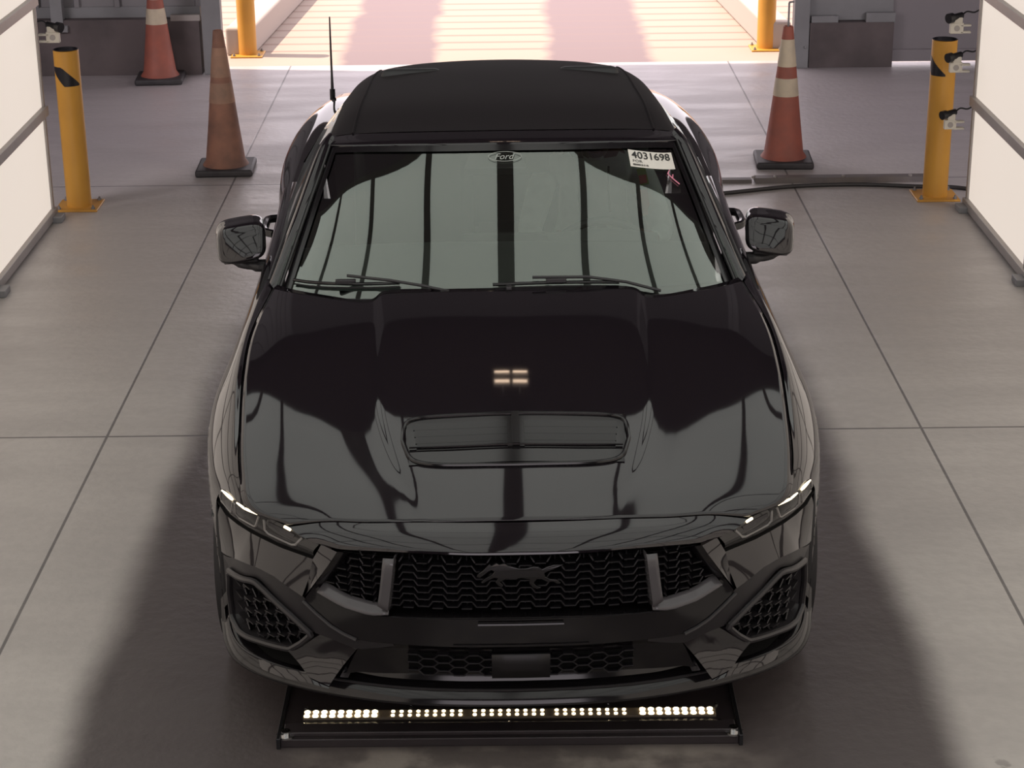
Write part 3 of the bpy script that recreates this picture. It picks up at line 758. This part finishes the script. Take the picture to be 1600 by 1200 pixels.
# ---- headlights
for sg in (-1, 1):
    T_ = [(.562,.118,.704),(.655,.197,.723),(.712,.232,.735),(.778,.268,.750),(.818,.322,.754),(.848,.385,.749),(.872,.445,.736)]
    Mi = [(.580,.124,.678),(.665,.190,.690),(.720,.235,.698),(.784,.296,.706),(.828,.352,.706),(.858,.412,.702),(.882,.478,.706)]
    B_ = [tuple(S(u, h, o_)) for u, h, o_ in ((.594,.647,.033),(.697,.651,.033),(.745,.652,.033),(.80,.650,.033),(.842,.647,.026),(.872,.650,.012),(.898,.668,0))]
    mb = MB(); mb.grid(surf([[m3(p, sg) for p in r] for r in (T_, Mi, B_)], 6, 6)); hl = mb.build('headlight', clearg, car)
    def HP(s, t, off=.003):
        """point on the lens: s along 0..1 inner to outer, t 0 top .. 1 bottom"""
        x = s*6; i = min(5, int(x)); f = x-i
        a = Vector(T_[i]).lerp(Vector(T_[i+1]), f); b = Vector(Mi[i]).lerp(Vector(Mi[i+1]), f); c = Vector(B_[i]).lerp(Vector(B_[i+1]), f)
        p = a.lerp(b, t*2) if t < .5 else b.lerp(c, t*2-1)
        return Vector(m3((p.x+off*.4, p.y-off*.7, p.z+off*.6), sg))
    for k, (s0, s1) in enumerate(((.10, .34), (.42, .63), (.70, .95))):
        mb = MB(); mb.tube([HP(s0-.02, .12), HP(s0+.0, .58), HP(s0+.02, .66), HP(s1-.03, .66), HP(s1+.005, .56), HP(s1+.02, .14)], .0042, 6); mb.build('light_guide', drlg, hl)
        mb = MB(); mb.grid([[HP(s0+.02+(s1-s0-.03)*j/5, .16) for j in range(6)], [HP(s0+.03+(s1-s0-.05)*j/5, .55) for j in range(6)]]); mb.build('lamp_cell', satin, hl)
        mb = MB()
        if k == 0: mb.tube([HP(s0+.045, .06, .006), HP(s0+.085, .05, .006)], .0042, 8)
        else: mb.tube([HP(s0-.01+(s1-s0)*j/6, .045, .006) for j in range(7)], [.002, .003, .0035, .0038, .0035, .003, .002] if k == 1 else [.004, .005, .005, .0045, .0038, .0028, .002], 8)
        mb.build('daytime_running_light', drl, hl)
    mb = MB(); mb.tube([HP(j/12, 1.0, .002) for j in range(13)], .0055, 6); mb.build('headlight_seal', void, hl)

# ---- windshield
base = [(0,1.43,.945),(.25,1.45,.944),(.50,1.50,.938),(.68,1.58,.932),(.795,1.68,.930)]
mid = [(0,1.80,1.150),(.23,1.815,1.146),(.45,1.865,1.138),(.615,1.945,1.125),(.722,2.035,1.108)]
top = [(0,2.19,1.332),(.21,2.205,1.328),(.41,2.25,1.318),(.56,2.315,1.302),(.648,2.385,1.282)]
Gw = surf([mirr(base), mirr(mid), mirr(top)], 8, 12)
ws = MB().grid(Gw).build('windshield', glass, car)
vv = []; ff = []; n_ = len(Gw[0])
for r in Gw: vv += r
for i in range(len(Gw)-1):
    for j in range(n_-1): ff.append((i*n_+j, i*n_+j+1, (i+1)*n_+j+1, (i+1)*n_+j))
wb = BVHTree.FromPolygons(vv, ff)
def onws(u, s, off=.003):
    """u lateral, s height"""
    h = wb.ray_cast(Vector((u, 0, s)), Vector((0, 1, 0)))
    if h[0] is None: h = wb.find_nearest(Vector((u, 2, s)))
    nrm = h[1]; nrm = nrm if nrm.z > 0 else -nrm
    return h[0]+nrm*off
# ceramic border, black: follows the outside edge of the pane
def edge_pt(k, a):  # k: 0 bottom..1 top along side, a lateral
    pass
fr = MB()
Gf = surf([mirr([(p[0], p[1]-.004, p[2]+.004) for p in r]) for r in (base, mid, top)], 8, 12)
nr = len(Gf); nc = len(Gf[0])
fr.grid([r[:3] for r in Gf]); fr.grid([r[-3:] for r in Gf]); fr.grid(Gf[-2:])
fr.build('windshield_border', gloss, ws)
# A pillars + header (painted / black rail)
for sg in (-1, 1):
    a0 = [(.800,1.665,.935),(.726,2.030,1.112),(.652,2.385,1.286),(.640,2.43,1.312)]
    a1 = [(.818,1.66,.965),(.752,2.03,1.135),(.678,2.385,1.302),(.655,2.45,1.325)]
    a2 = [(.838,1.72,.972),(.775,2.08,1.120),(.700,2.43,1.282),(.672,2.50,1.305)]
    a3 = [(.835,1.80,.965),(.772,2.15,1.100),(.698,2.48,1.262),(.668,2.53,1.285)]
    mb = MB(); mb.grid(surf([[m3(p, sg) for p in r] for r in (a0, a1, a2, a3)], 6, 4)); mb.build('a_pillar', paint, car)
    mb = MB(); mb.tube([m3((p[0]+.004, p[1], p[2]+.006), sg) for p in nu_cr(a0[:3], 6)], .007, 8); mb.build('windshield_seal', gloss, car)
    MB().tube([m3((p[0]+.002, p[1]+.01, p[2]+.001), sg) for p in nu_cr(a2[:3], 6)], .005, 8).build('drip_rail', satin, car)
h0 = [(0,2.185,1.334),(.21,2.20,1.330),(.41,2.245,1.320),(.56,2.31,1.304),(.655,2.39,1.286)]
h1 = [(0,2.195,1.341),(.21,2.21,1.337),(.41,2.255,1.327),(.565,2.32,1.310),(.665,2.40,1.291)]
h2 = [(0,2.31,1.358),(.21,2.325,1.354),(.42,2.37,1.342),(.58,2.44,1.323),(.668,2.50,1.302)]
MB().grid(surf([mirr(h0), mirr(h1), mirr(h2)], 6, 5)).build('windshield_header', paint, car)
# ---- soft top
TP = [
 [(0,2.31,1.360),(.21,2.325,1.356),(.42,2.37,1.344),(.57,2.43,1.325),(.635,2.465,1.310),(.668,2.50,1.290)],
 [(0,2.62,1.396),(.21,2.63,1.392),(.42,2.65,1.378),(.56,2.68,1.358),(.622,2.70,1.332),(.660,2.72,1.290)],
 [(0,3.0,1.400),(.21,3.0,1.395),(.41,3.0,1.382),(.545,3.0,1.362),(.610,3.0,1.332),(.655,3.0,1.280)],
 [(0,3.40,1.384),(.21,3.40,1.379),(.40,3.40,1.366),(.53,3.40,1.345),(.595,3.40,1.312),(.650,3.40,1.250)],
 [(0,3.66,1.352),(.21,3.66,1.347),(.39,3.65,1.335),(.51,3.64,1.313),(.580,3.64,1.275),(.650,3.64,1.200)],
 [(0,3.86,1.270),(.21,3.86,1.265),(.38,3.85,1.252),(.51,3.84,1.228),(.60,3.84,1.185),(.69,3.85,1.110)],
 [(0,4.18,1.075),(.21,4.18,1.07),(.40,4.17,1.065),(.55,4.16,1.06),(.66,4.14,1.054),(.742,4.10,1.047)],
]
stp = MB().grid(surf([mirr(r) for r in TP], 6, 7)).build('soft_top', fabric, car)
for sg in (-1, 1):
    mb = MB(); mb.tube([m3((p[0], p[1], p[2]+.001), sg) for p in nu_cr([r[3] for r in TP[:6]], 8)], .005, 6); mb.build('top_seam', fabric, stp)
    # door glass and rear sail
    mb = MB(); mb.grid(surf([[m3(p, sg) for p in r] for r in ([(.832,1.82,.965),(.842,2.2,.975),(.848,2.7,.985),(.840,3.28,.995)], [(.765,2.15,1.105),(.748,2.42,1.145),(.752,2.8,1.15),(.748,3.30,1.14)], [(.672,2.52,1.282),(.662,2.7,1.290),(.656,3.0,1.282),(.652,3.34,1.255)])], 6, 5)); mb.build('side_window', sglass, car)
    mb = MB(); mb.grid(surf([[m3(p, sg) for p in r] for r in ([(.840,3.28,1.000),(.792,3.60,1.025),(.75,3.90,1.043),(.738,4.10,1.047)], [(.748,3.30,1.14),(.73,3.55,1.12),(.725,3.80,1.08),(.737,4.05,1.052)], [(.652,3.34,1.255),(.650,3.64,1.20),(.69,3.85,1.11),(.740,4.06,1.056)])], 5, 5)); mb.build('soft_top_quarter', fabric, stp)
# ---- cowl panel, wipers
cw = MB(); cw.grid(surf([mirr([(0,1.46,.960),(.4,1.47,.955),(.66,1.54,.945),(.80,1.63,.935)]), mirr([(0,1.55,.985),(.4,1.575,.975),(.62,1.64,.955),(.775,1.73,.945)])], 5, 3)); cw.build('cowl', satin, car)
def wiper(pts_arm, pts_blade):
    w = bpy.data.objects.new('wiper', None); C.objects.link(w); w.parent = car
    MB().tube([onws(u, s, o) for u, s, o in pts_arm], .0055, 8).build('wiper_arm', satin, w)
    b = MB(); P = [onws(u, s, .014) for u, s in pts_blade]; b.tube(P, .0062, 8); b.build('wiper_blade', gloss, w)
    c = MB(); mP = P[len(P)//2]; c.box(mP+Vector((0, 0, .008)), (.07, .018, .016)); c.build('wiper_clip', satin, w, bevel=.003)
    r = MB(); r.tube([onws(u, s-.005, .006) for u, s in pts_blade], .003, 6); r.build('wiper_rubber', rubber, w)
wiper([(-.20,.982,.012),(-.30,.988,.025),(-.40,.993,.030),(-.55,.994,.030)], [(-.745+.0465*i, .966+.0042*i-.00006*i*i) for i in range(0, 9)])
wiper([(.52,.960,.012),(.40,.985,.022),(.27,1.0,.030),(.08,1.006,.030)], [(-.055+.054*i, .998+.0016*i-.00034*i*i) for i in range(0, 9)])
# ---- mirrors
for sg in (-1, 1):
    m0 = bpy.data.objects.new('side_mirror', None); C.objects.link(m0); m0.parent = car; m0.location = m3((.972, 2.08, 1.012), sg)
    m0.rotation_euler = (0, 0, sg*math.radians(-8))
    mb = MB()
    rws = []
    for y, kx, kz in ((-.070,.66,.62),(-.064,.86,.84),(-.045,.97,.96),(0,1.,1.),(.05,1.,1.02),(.06,.93,.93)):
        row = []
        for j in range(28):
            t = 2*math.pi*j/28; c_, s_ = math.cos(t), math.sin(t)
            x = math.copysign(abs(c_)**.5, c_)*.090*kx; z = math.copysign(abs(s_)**.5, s_)*.066*kz
            row.append(Vector((sg*(x+.0), y+.035*((x/.1+1)/2)+z*.45, z-.018*(x/.1))))
        rws.append(row)
    mb.grid(surf(rws, 1, 4), close_u=True); mb.add(rws[0], [tuple(range(28))]); hs = mb.build('mirror_housing', paint, m0, auto=50)
    MB().add([p*1.0+Vector((0, .001, 0)) for p in rws[-1]], [tuple(range(28))]).build('mirror_glass', chrome, m0, smooth=False)
    mb = MB(); P = [Vector((sg*.06,-.01,-.062)), Vector((sg*-.02,-.02,-.085)), Vector((sg*-.09,-.03,-.088)), Vector((sg*-.16,-.035,-.080))]
    mb.tube(nu_cr(P, 5), [.012]*3+[.018]*4+[.024]*6+[.030]*3, 10); mb.build('mirror_arm', satin, m0)
    mb = MB(); mb.box((sg*.005, -.012, -.064), (.13, .07, .018)); mb.build('mirror_lower_shell', satin, m0, bevel=.008)
# ---- antenna
an = MB(); an.tube([(-.792,4.50,1.0),(-.792,4.50,1.055)], .013, 10); ant = an.build('antenna', gloss, car)
MB().tube([(-.792,4.50,1.05),(-.792,4.505,1.13),(-.793,4.52,1.30),(-.793,4.53,1.395)], [.008, .0055, .0045, .0035], 8).build('antenna_mast', satin, ant)
# ---- interior
mb = MB(); mb.grid(surf([mirr([(0,1.62,.945),(.4,1.65,.945),(.74,1.74,.935)]), mirr([(0,1.9,.985),(.4,1.92,.985),(.74,1.98,.965)]), mirr([(0,2.12,.985),(.4,2.12,.985),(.76,2.14,.965)]), mirr([(0,2.19,.93),(.4,2.19,.93),(.78,2.19,.91)]), mirr([(0,2.16,.55),(.4,2.16,.55),(.78,2.16,.55)])], 5, 5))
db = mb.build('dashboard', dashm, car)
mb = MB(); mb.grid(surf([[(.16,2.08,.985),(.36,2.06,1.0),(.56,2.08,.985)], [(.15,2.20,.985),(.36,2.19,1.012),(.57,2.20,.985)], [(.15,2.25,.93),(.36,2.25,.94),(.57,2.25,.93)]], 5, 4)); mb.box((.15, 2.22, .93), (.62, .03, .11)); mb.build('instrument_hood', dashm, db)
mb = MB(); mb.box((0, 2.6, .45), (1.7, 2.0, .1)); mb.box((0, 2.75, .6), (.2, 1.0, .28)); mb.box((0, 3.95, .72), (1.5, .1, .56)); mb.build('cabin_floor', intm, car, smooth=False)
mb = MB(); mb.grid(surf([mirr([(0,2.26,1.345),(.3,2.29,1.338),(.6,2.40,1.30)]), mirr([(0,2.9,1.36),(.3,2.9,1.35),(.6,2.9,1.29)]), mirr([(0,3.4,1.33),(.3,3.4,1.32),(.58,3.4,1.24)])], 4, 4)); mb.build('headliner', intm, car)
def seat(x):
    st = bpy.data.objects.new('front_seat', None); C.objects.link(st); st.parent = car; st.location = (x, 2.85, .5)
    MB().box((0, 0, .08), (.50, .50, .16)).build('seat_cushion', seatm, st, bevel=.05)
    MB().box((0, .34, .42), (.50, .14, .62), rot=(math.radians(-17), 0, 0)).build('seat_backrest', seatm, st, bevel=.05)
    MB().box((0, .46, .80), (.26, .09, .18), rot=(math.radians(-12), 0, 0)).build('headrest', seatm, st, bevel=.035)
seat(-.37); seat(.37)
# steering wheel
sw = bpy.data.objects.new('steering_wheel', None); C.objects.link(sw); sw.parent = car; sw.location = (.37, 2.40, .83); sw.rotation_euler = (math.radians(-66), 0, 0)
RW = .185
MB().tube([(RW*math.cos(2*math.pi*i/40), RW*math.sin(2*math.pi*i/40), 0) for i in range(40)], .017, 10, closed=True).build('wheel_rim', dashm, sw)
mb = MB(); mb.lathe([(.001,-.03),(.065,-.028),(.07,0),(.06,.02),(.001,.022)], n=24, cap=False)
for a in (0, math.pi, -math.pi/2): mb.bar((.05*math.cos(a), .05*math.sin(a), -.01), (RW*math.cos(a), RW*math.sin(a), 0), .035, .018)
mb.tube([(0, 0, -.02), (0, -.02, -.28)], .03, 10); mb.build('wheel_hub', dashm, sw)
# rear-view mirror and sensor box
mb = MB(); mb.box((.03, 2.20, 1.262), (.27, .03, .075)); mb.tube([(0,2.17,1.29),(0,2.17,1.315)], .012, 8); mb.build('rear_view_mirror', gloss, car, bevel=.014)
mb = MB(); mb.prism([(-.15,2.10,1.268),(.08,2.10,1.268),(.06,2.18,1.305),(-.13,2.18,1.305)], (0, .02, -.03)); mb.build('camera_cover', satin, car, smooth=False, bevel=.004)
# windshield sticker with its printed number
def ws_quad(mb, c, s0, s1, off):
    """c = function (a in 0..1 right, b in 0..1 up) -> point"""
    pass
SK = [(.455,1.297),(.622,1.264),(.630,1.224),(.460,1.256)]   # tl, tr, br, bl in (u, height)
def skp(a, b, off):
    tl, tr, br, bl = [Vector((*q, 0)) for q in SK]
    p = (bl.lerp(br, a)).lerp(tl.lerp(tr, a), b); return onws(p.x, p.y, off)
mb = MB(); mb.grid([[skp(i/6, j/4, .0045) for i in range(7)] for j in range(5)]); stk = mb.build('window_sticker', wht, ws, solid=0); stk['label'] = 'white paper sticker printed 4031698'
def text_on(txt, fn, x0, x1, y0, y1, off, name, m, parent, bold=0., shear=0.):
    cu = bpy.data.curves.new(name, 'FONT'); cu.body = txt; cu.size = 1; cu.offset = bold; cu.shear = shear; cu.resolution_u = 4
    t = bpy.data.objects.new(name, cu); C.objects.link(t); dg = bpy.context.evaluated_depsgraph_get(); dg.update()
    me = bpy.data.meshes.new_from_object(t.evaluated_get(dg)); bpy.data.objects.remove(t)
    xs = [v.co.x for v in me.vertices]; ys = [v.co.y for v in me.vertices]; a, b, c, d = min(xs), max(xs), min(ys), max(ys)
    for v in me.vertices:
        v.co = fn(x0+(v.co.x-a)/(b-a)*(x1-x0), y0+(v.co.y-c)/(d-c)*(y1-y0), off)
    me.materials.clear(); me.materials.append(m)
    o = bpy.data.objects.new(name, me); C.objects.link(o); o.parent = parent; return o
text_on('4031698', skp, .06, .93, .50, .92, .0062, 'printed_number', blk, stk, bold=.012)
text_on('FOR', skp, .07, .28, .27, .42, .0062, 'printed_word', blk, stk)
mb = MB()
for i in range(26):
    if random.random() < .72: 
        a = .06+.34*i/26; mb.grid([[skp(a, .08, .0062), skp(a+.009, .08, .0062)], [skp(a, .18, .0062), skp(a+.009, .18, .0062)]])
mb.build('printed_barcode', blk, stk, smooth=False)
# pink chalk F on the glass
def skq(u, s): return onws(u, s, .005)
mb = MB(); mb.tube([skq(.605,1.2265), skq(.597,1.2205), skq(.614,1.206), skq(.638,1.188)], .0022, 6); mb.tube([skq(.614,1.206), skq(.6165,1.214)], .0022, 6); mb.build('chalk_mark', pink, ws)
# oval maker badge print at the top of the glass
def ovp(a, b, off): return onws(-.0+.060*(a*2-1), 1.302+.0115*(b*2-1), off)
mb = MB(); mb.tube([ovp(.5+.5*math.cos(2*math.pi*i/40), .5+.5*math.sin(2*math.pi*i/40), .005) for i in range(40)], .0011, 5, closed=True); bd = mb.build('oval_badge', oval, ws)
text_on('Ford', ovp, .2, .8, .2, .8, .005, 'badge_script', oval, bd, shear=.35, bold=.0)

# ================================================================ DRIVER
def person():
    root = thing('person', 'person in a grey sweatshirt with an orange strap, sitting behind the steering wheel', 'person', (0, 0, 0))
    root.location = (.018, 4.94, 0); root.rotation_euler = (0, 0, PS)
    V = []; E = []; Rr = []
    def add(p, r, par=None):
        V.append(p); Rr.append(r if isinstance(r, tuple) else (r, r)); i = len(V)-1
        if par is not None: E.append((par, i))
        return i
    cx_ = .37
    pel = add((cx_, 2.90, .72), (.15, .13)); 
    ab = add((cx_, 2.91, .83), (.15, .12), pel); ch = add((cx_, 2.92, .97), (.17, .125), ab); up_ = add((cx_, 2.90, 1.07), (.13, .09), ch)
    nk = add((cx_-.0, 2.865, 1.135), .055, up_); hd = add((cx_-.005, 2.815, 1.19), (.075, .085), nk); ht = add((cx_-.005, 2.80, 1.25), (.078, .09), hd); hh = add((cx_-.005, 2.81, 1.295), (.055, .06), ht)
    ns = add((cx_-.005, 2.705, 1.205), .014, hd)
    for s in (-1, 1):
        sh = add((cx_+s*.19, 2.91, 1.05), .068, up_); el = add((cx_+s*.27, 2.72, .84), .052, sh); fa = add((cx_+s*.235, 2.58, .85), .042, el); wr = add((cx_+s*.20, 2.49, .875), .030, fa)
        pm = add((cx_+s*.188, 2.445, .893), (.034, .022), wr)
        for k, (dx, l) in enumerate(((-.024, .062), (-.008, .070), (.008, .066), (.024, .052))):
            f1 = add((cx_+s*(.180+dx*.5), 2.412, .905+dx*.9), .0095, pm); f2 = add((cx_+s*(.172+dx*.4), 2.388, .897+dx*.9), .009, f1); f3 = add((cx_+s*(.185+dx*.3), 2.385, .878+dx*.9), .008, f2)
        t1 = add((cx_+s*.165, 2.44, .915), .011, pm); t2 = add((cx_+s*.158, 2.42, .935), .0095, t1)
        hp = add((cx_+s*.09, 2.82, .68), .095, pel); kn = add((cx_+s*.14, 2.45, .72), .068, hp); an_ = add((cx_+s*.13, 2.24, .53), .05, kn); 
    me = bpy.data.meshes.new('body'); me.from_pydata(V, E, []); o = bpy.data.objects.new('body', me); C.objects.link(o)
    md = o.modifiers.new('skin', 'SKIN'); md.use_smooth_shade = True
    for i, sv_ in enumerate(me.skin_vertices[0].data): sv_.radius = Rr[i]; sv_.use_root = (i == 0)
    s2 = o.modifiers.new('sub', 'SUBSURF'); s2.levels = 2; s2.render_levels = 2
    dg = bpy.context.evaluated_depsgraph_get(); dg.update()
    nm = bpy.data.meshes.new_from_object(o.evaluated_get(dg)); bpy.data.objects.remove(o)
    nm.materials.clear()
    for m in (skinm, hood_m, jean): nm.materials.append(m)
    for p in nm.polygons:
        c = p.center
        if c.z > 1.125: k = 0
        elif c.y < 2.50 and c.z > .83: k = 0
        elif c.z < .80 and not (c.z > .72 and c.y > 2.83): k = 2
        else: k = 1
        p.material_index = k; p.use_smooth = True
    b = bpy.data.objects.new('body', nm); C.objects.link(b); b.parent = root
    # hair cap
    mb = MB(); G = []
    for i in range(9):
        t = i/8*math.pi*.62; G.append([Vector((cx_-.005+.092*math.sin(t)*math.cos(2*math.pi*j/20), 2.818+.105*math.sin(t)*math.sin(2*math.pi*j/20)+.012, 1.225+.098*math.cos(t)+(.05*math.sin(t) if math.sin(2*math.pi*j/20) < -.3 else 0))) for j in range(20)])
    mb.grid(G, close_u=True); mb.build('hair', hairm, root)
    for s in (-1, 1):
        MB().lathe([(.001,-.006),(.008,-.003),(.010,0),(.008,.003),(.001,.006)], (cx_-.005+s*.032, 2.722, 1.232), 10, 'y', cap=False).build('eye', wht, root)
        MB().tube([(cx_-.005+s*.082, 2.815, 1.20), (cx_-.005+s*.092, 2.825, 1.215), (cx_-.005+s*.090, 2.825, 1.24)], .011, 8).build('ear', skinm, root)
    MB().tube([(cx_-.03, 2.733, 1.168), (cx_-.005, 2.725, 1.166), (cx_+.02, 2.733, 1.168)], .005, 6).build('mouth', mat('lip', (.2, .07, .06), .5), root)
    # straps, drawstrings and beard of the sweatshirt
    mb = MB(); mb.bar((cx_+.185, 2.815, 1.075), (cx_+.20, 2.785, 1.015), .035, .012, (0, -1, 0)); mb.build('lime_shoulder_strap', lime, root, smooth=False)
    mb = MB(); mb.bar((cx_+.195, 2.775, 1.0), (cx_+.205, 2.745, .90), .03, .012, (0, -1, 0)); mb.bar((cx_+.19, 2.80, 1.05), (cx_+.195, 2.785, 1.02), .03, .012, (0, -1, 0)); mb.build('orange_strap', orangev, root, smooth=False)
    for x in (-.065, .055): MB().tube([(cx_+x, 2.80, 1.09), (cx_+x-.002, 2.775, 1.0), (cx_+x+.004, 2.765, .91)], .004, 6).build('drawstring', blks, root)
    return root
person()

# ================================================================ BOLLARDS, CONES, FIXTURES
def bollard(x, y, label, sg, H=.92, r=.0715, stripe=True, bolt_a=0, s0=-82):
    t = thing('bollard', label, 'bollard', (x, y, 0))
    mb = MB(); mb.lathe([(r, .012), (r, H-.004), (r-.004, H)], n=40, cap=False); mb.build('post', yel, t)
    MB().lathe([(.001, H-.012), (r-.005, H-.012), (r-.005, H+.003), (r+.001, H+.001)], n=36, cap=False).build('top_rim', blks, t)
    mb = MB(); mb.box((0, 0, .006), (.25, .25, .012)); pl = mb.build('base_plate', yel, t, smooth=False, bevel=.004)
    for a in (-1, 1):
        for b in (-1, 1): MB().lathe([(.012, .012), (.012, .022), (.006, .022), (.006, .034)], (a*.098, b*.098, 0), 6).build('anchor_bolt', steel, pl, smooth=False)
    if stripe:
        mb = MB(); G = []
        for i in range(13):
            a0 = math.radians(-90-sg*(-62)); a = math.radians(-90)+math.radians(s0+150*i/12); q = i/12
            z0 = H-.085-.115*q*.9 if True else 0; z1 = min(H-.085, z0+.09); zb = max(H-.2, z0-.085)
            up_z = H-.09-.10*max(0, q-.45)/.55; lo_z = H-.09-.11*min(1, q/.5)
            G.append([Vector((math.cos(a)*(r+.0012), math.sin(a)*(r+.0012), z)) for z in (lo_z, up_z)])
        mb.grid(G); mb.build('stripe', blks, t)
    return t
bollard(-2.505, 11.18, 'yellow bollard with a black diamond mark at the end of the left light wall', 1)
bollard(2.475, 11.20, 'yellow bollard at the end of the right light wall, below the small cameras', 1, s0=-150)
bollard(-2.06, 15.62, 'yellow bollard outside the doorway on its left, in sunlight', 1, H=1.0, stripe=False)
bollard(2.04, 15.65, 'bright yellow bollard outside the doorway on its right, behind the cone', 1, H=1.0, stripe=False)

def cone(x, y, rz, label, om, wm, bands, H=.85, rz_c=0, stick=False, lean=0):
    t = thing('traffic_cone', label, 'traffic cone', (x, y, 0), rz)
    mb = MB(); mb.box((0, 0, .022), (.350, .350, .044)); mb.build('base', con_b, t, bevel=.014)
    r0, r1 = .122, .030; z0, z1 = .045, H
    def rad(z): return r0+(r1-r0)*(z-z0)/(z1-z0)
    mb = MB(); mb.lathe([(.142, .044), (.133, .058), (rad(.07)+.002, .075), (rad(.3), .3), (rad(.6), .6), (rad(z1), z1), (rad(z1)-.006, z1+.003), (rad(z1)-.010, z1-.01), (rad(z1)-.012, z1-.08)], n=40, cap=False)
    mb.build('cone_body', om, t)
    for a, b in bands:
        MB().lathe([(rad(a)+.0015, a), (rad(b)+.0015, b)], n=40, cap=False).build('reflective_band', wm, t)
    if stick:
        MB().tube([(0, 0, H-.10), (0, 0, H+.14), (.0, 0, H+.145), (.03, 0, H+.15)], .006, 8).build('hook', steel, t)
    return t
cone(-1.755, 11.98, math.radians(2), 'faded dirty orange traffic cone left of the car, its bands worn brown', con_d, con_wd, [(.435, .558), (.593, .77)], H=.87)
cone(1.70, 12.02, math.radians(-3), 'orange traffic cone with two pale bands right of the car, by the cable cover', con_o, con_w, [(.43, .54), (.61, .775)], stick=True)
cone(-2.60, 14.68, math.radians(4), 'orange traffic cone standing against the dark back wall on the far left', con_o, con_w, [(.43, .545), (.61, .775)])

# small cameras clamped to the end of the light walls
def camera_unit(x, y, z, sg, label, s=1.):
    t = thing('inspection_camera', label, 'camera', (x, y, z), 0, None)
    mb = MB(); mb.box((0, 0, -.045), (.075*s, .03, .06*s)); mb.box((sg*.05, 0, -.068), (.06, .03, .012)); mb.box((sg*.05, 0, -.03), (.06, .03, .012)); mb.box((sg*.005, 0, -.005), (.05*s, .026, .04)); mb.build('bracket', camw, t, smooth=False, bevel=.004)
    mb = MB(); a = Vector((-sg*.055, -.03, .012)); b = Vector((sg*.03, .02, .022)); mb.tube([a, a.lerp(b, .3), a.lerp(b, .32), b], [.028*s, .028*s, .018, .018], 16); mb.build('camera_body', camb, t)
    mb = MB(); mb.lathe([(.016, -.0), (.016, .004), (.008, .004)], (0, -.017, -.045), 16, 'y'); mb.build('mount_screw', railm, t)
    mb = MB(); mb.tube(nu_cr([(sg*.03, .02, .022), (sg*.06, .03, .04), (sg*.10, .03, .035), (sg*.13, .03, .05)], 4), .005, 6); mb.build('lead', camb, t)
    return t
camera_unit(-2.525, 10.99, 1.07, -1, 'small clamped camera at the end of the left light wall above the bollard')
camera_unit(2.49, 11.0, 1.065, 1, 'topmost of the three small cameras on the right light wall')
camera_unit(2.50, 11.0, .845, 1, 'middle of the three small cameras on the right light wall, before the bollard', .95)
camera_unit(2.49, 11.0, .52, 1, 'lowest of the three small cameras on the right light wall, beside the bollard', .9)

# floor cable cover and loose cable
cc = thing('cable_cover', 'low dark floor cable cover running right of the car past the cone', 'cable cover', (1.95, 11.58, 0))
mb = MB(); mb.prism([(-.48,-.05,0),(-.48,-.035,.03),(-.48,.035,.03),(-.48,.05,0)], (1.12, 0, 0)); mb.build('cover_rail', tape, cc, smooth=False)
mb = MB(); mb.prism([(-2.0,-.04,0),(-2.0,-.028,.02),(-2.0,.028,.02),(-2.0,.04,0)], (1.5, 0, 0)); mb.build('slim_rail', tape, cc, smooth=False)
for x in (-.49, -.36, .05, .45): MB().lathe([(.012, .026), (.012, .038), (.004, .042)], (x, -.02, 0), 8).build('cover_screw', railm, cc)
cb = MB().tube(nu_cr([(.2,11.16,.012),(.8,11.18,.012),(1.25,11.28,.012),(1.7,11.42,.012),(2.1,11.44,.012),(2.40,11.385,.012),(2.62,11.355,.012),(2.8,11.25,.012)], 8), .012, 8).build('cable', cablem)
tag(cb, 'loose black cable curving over the floor between the car and the right bollard', 'cable')

# service plate with LED strip in front of the bumper
pl = thing('floor_light_plate', 'black steel floor plate with a glowing strip of warm LEDs under the front bumper', 'floor light', (-.018, 5.30, 0), -.003)
mb = MB(); mb.box((0, 0, .014), (1.36, .34, .028)); mb.build('plate', platem, pl, smooth=False, bevel=.003)
for sx in (-1, 1): MB().box((sx*.685, 0, .018), (.012, .36, .036)).build('edge_bar', alloy, pl, smooth=False, bevel=.002)
mb = MB(); mb.box((0, -.125, .034), (1.345, .055, .014)); mb.build('front_bar', platem, pl, smooth=False, bevel=.003)
mb = MB(); mb.box((0, -.037, .032), (1.245, .044, .008)); mb.build('led_board', ledst, pl, smooth=False)
for sx in (-1, 1):
    MB().lathe([(.028,.028),(.028,.034),(.014,.034),(.014,.046),(.001,.046)], (sx*.665, -.148, 0), 12, cap=False).build('corner_bolt', chrome, pl)
for x in (-.62, -.30, .0, .30, .63):
    for y in (-.084, .012):
        MB().lathe([(.005, .028), (.005, .032), (.001, .033)], (x, y, 0), 8, cap=False).build('screw', chrome, pl)
# LEDs: five groups of nine columns, two rows each
x = -.612; cnt = 0
for g in range(5):
    for k in range(9):
        xx = -.612+g*.2475+.0255*k+(.012 if g in (1, 2, 3) else (.024 if g == 4 else 0))
        for y in (-.049, -.026):
            big = g in (0, 4)
            cnt += 1
            ob = MB().lathe([(.0085 if big else .0056, .036), (.0085 if big else .0056, .0385), (.001, .0405)], (xx, y, 0), 10, cap=False).build('led', ledh if big else ledm, pl)
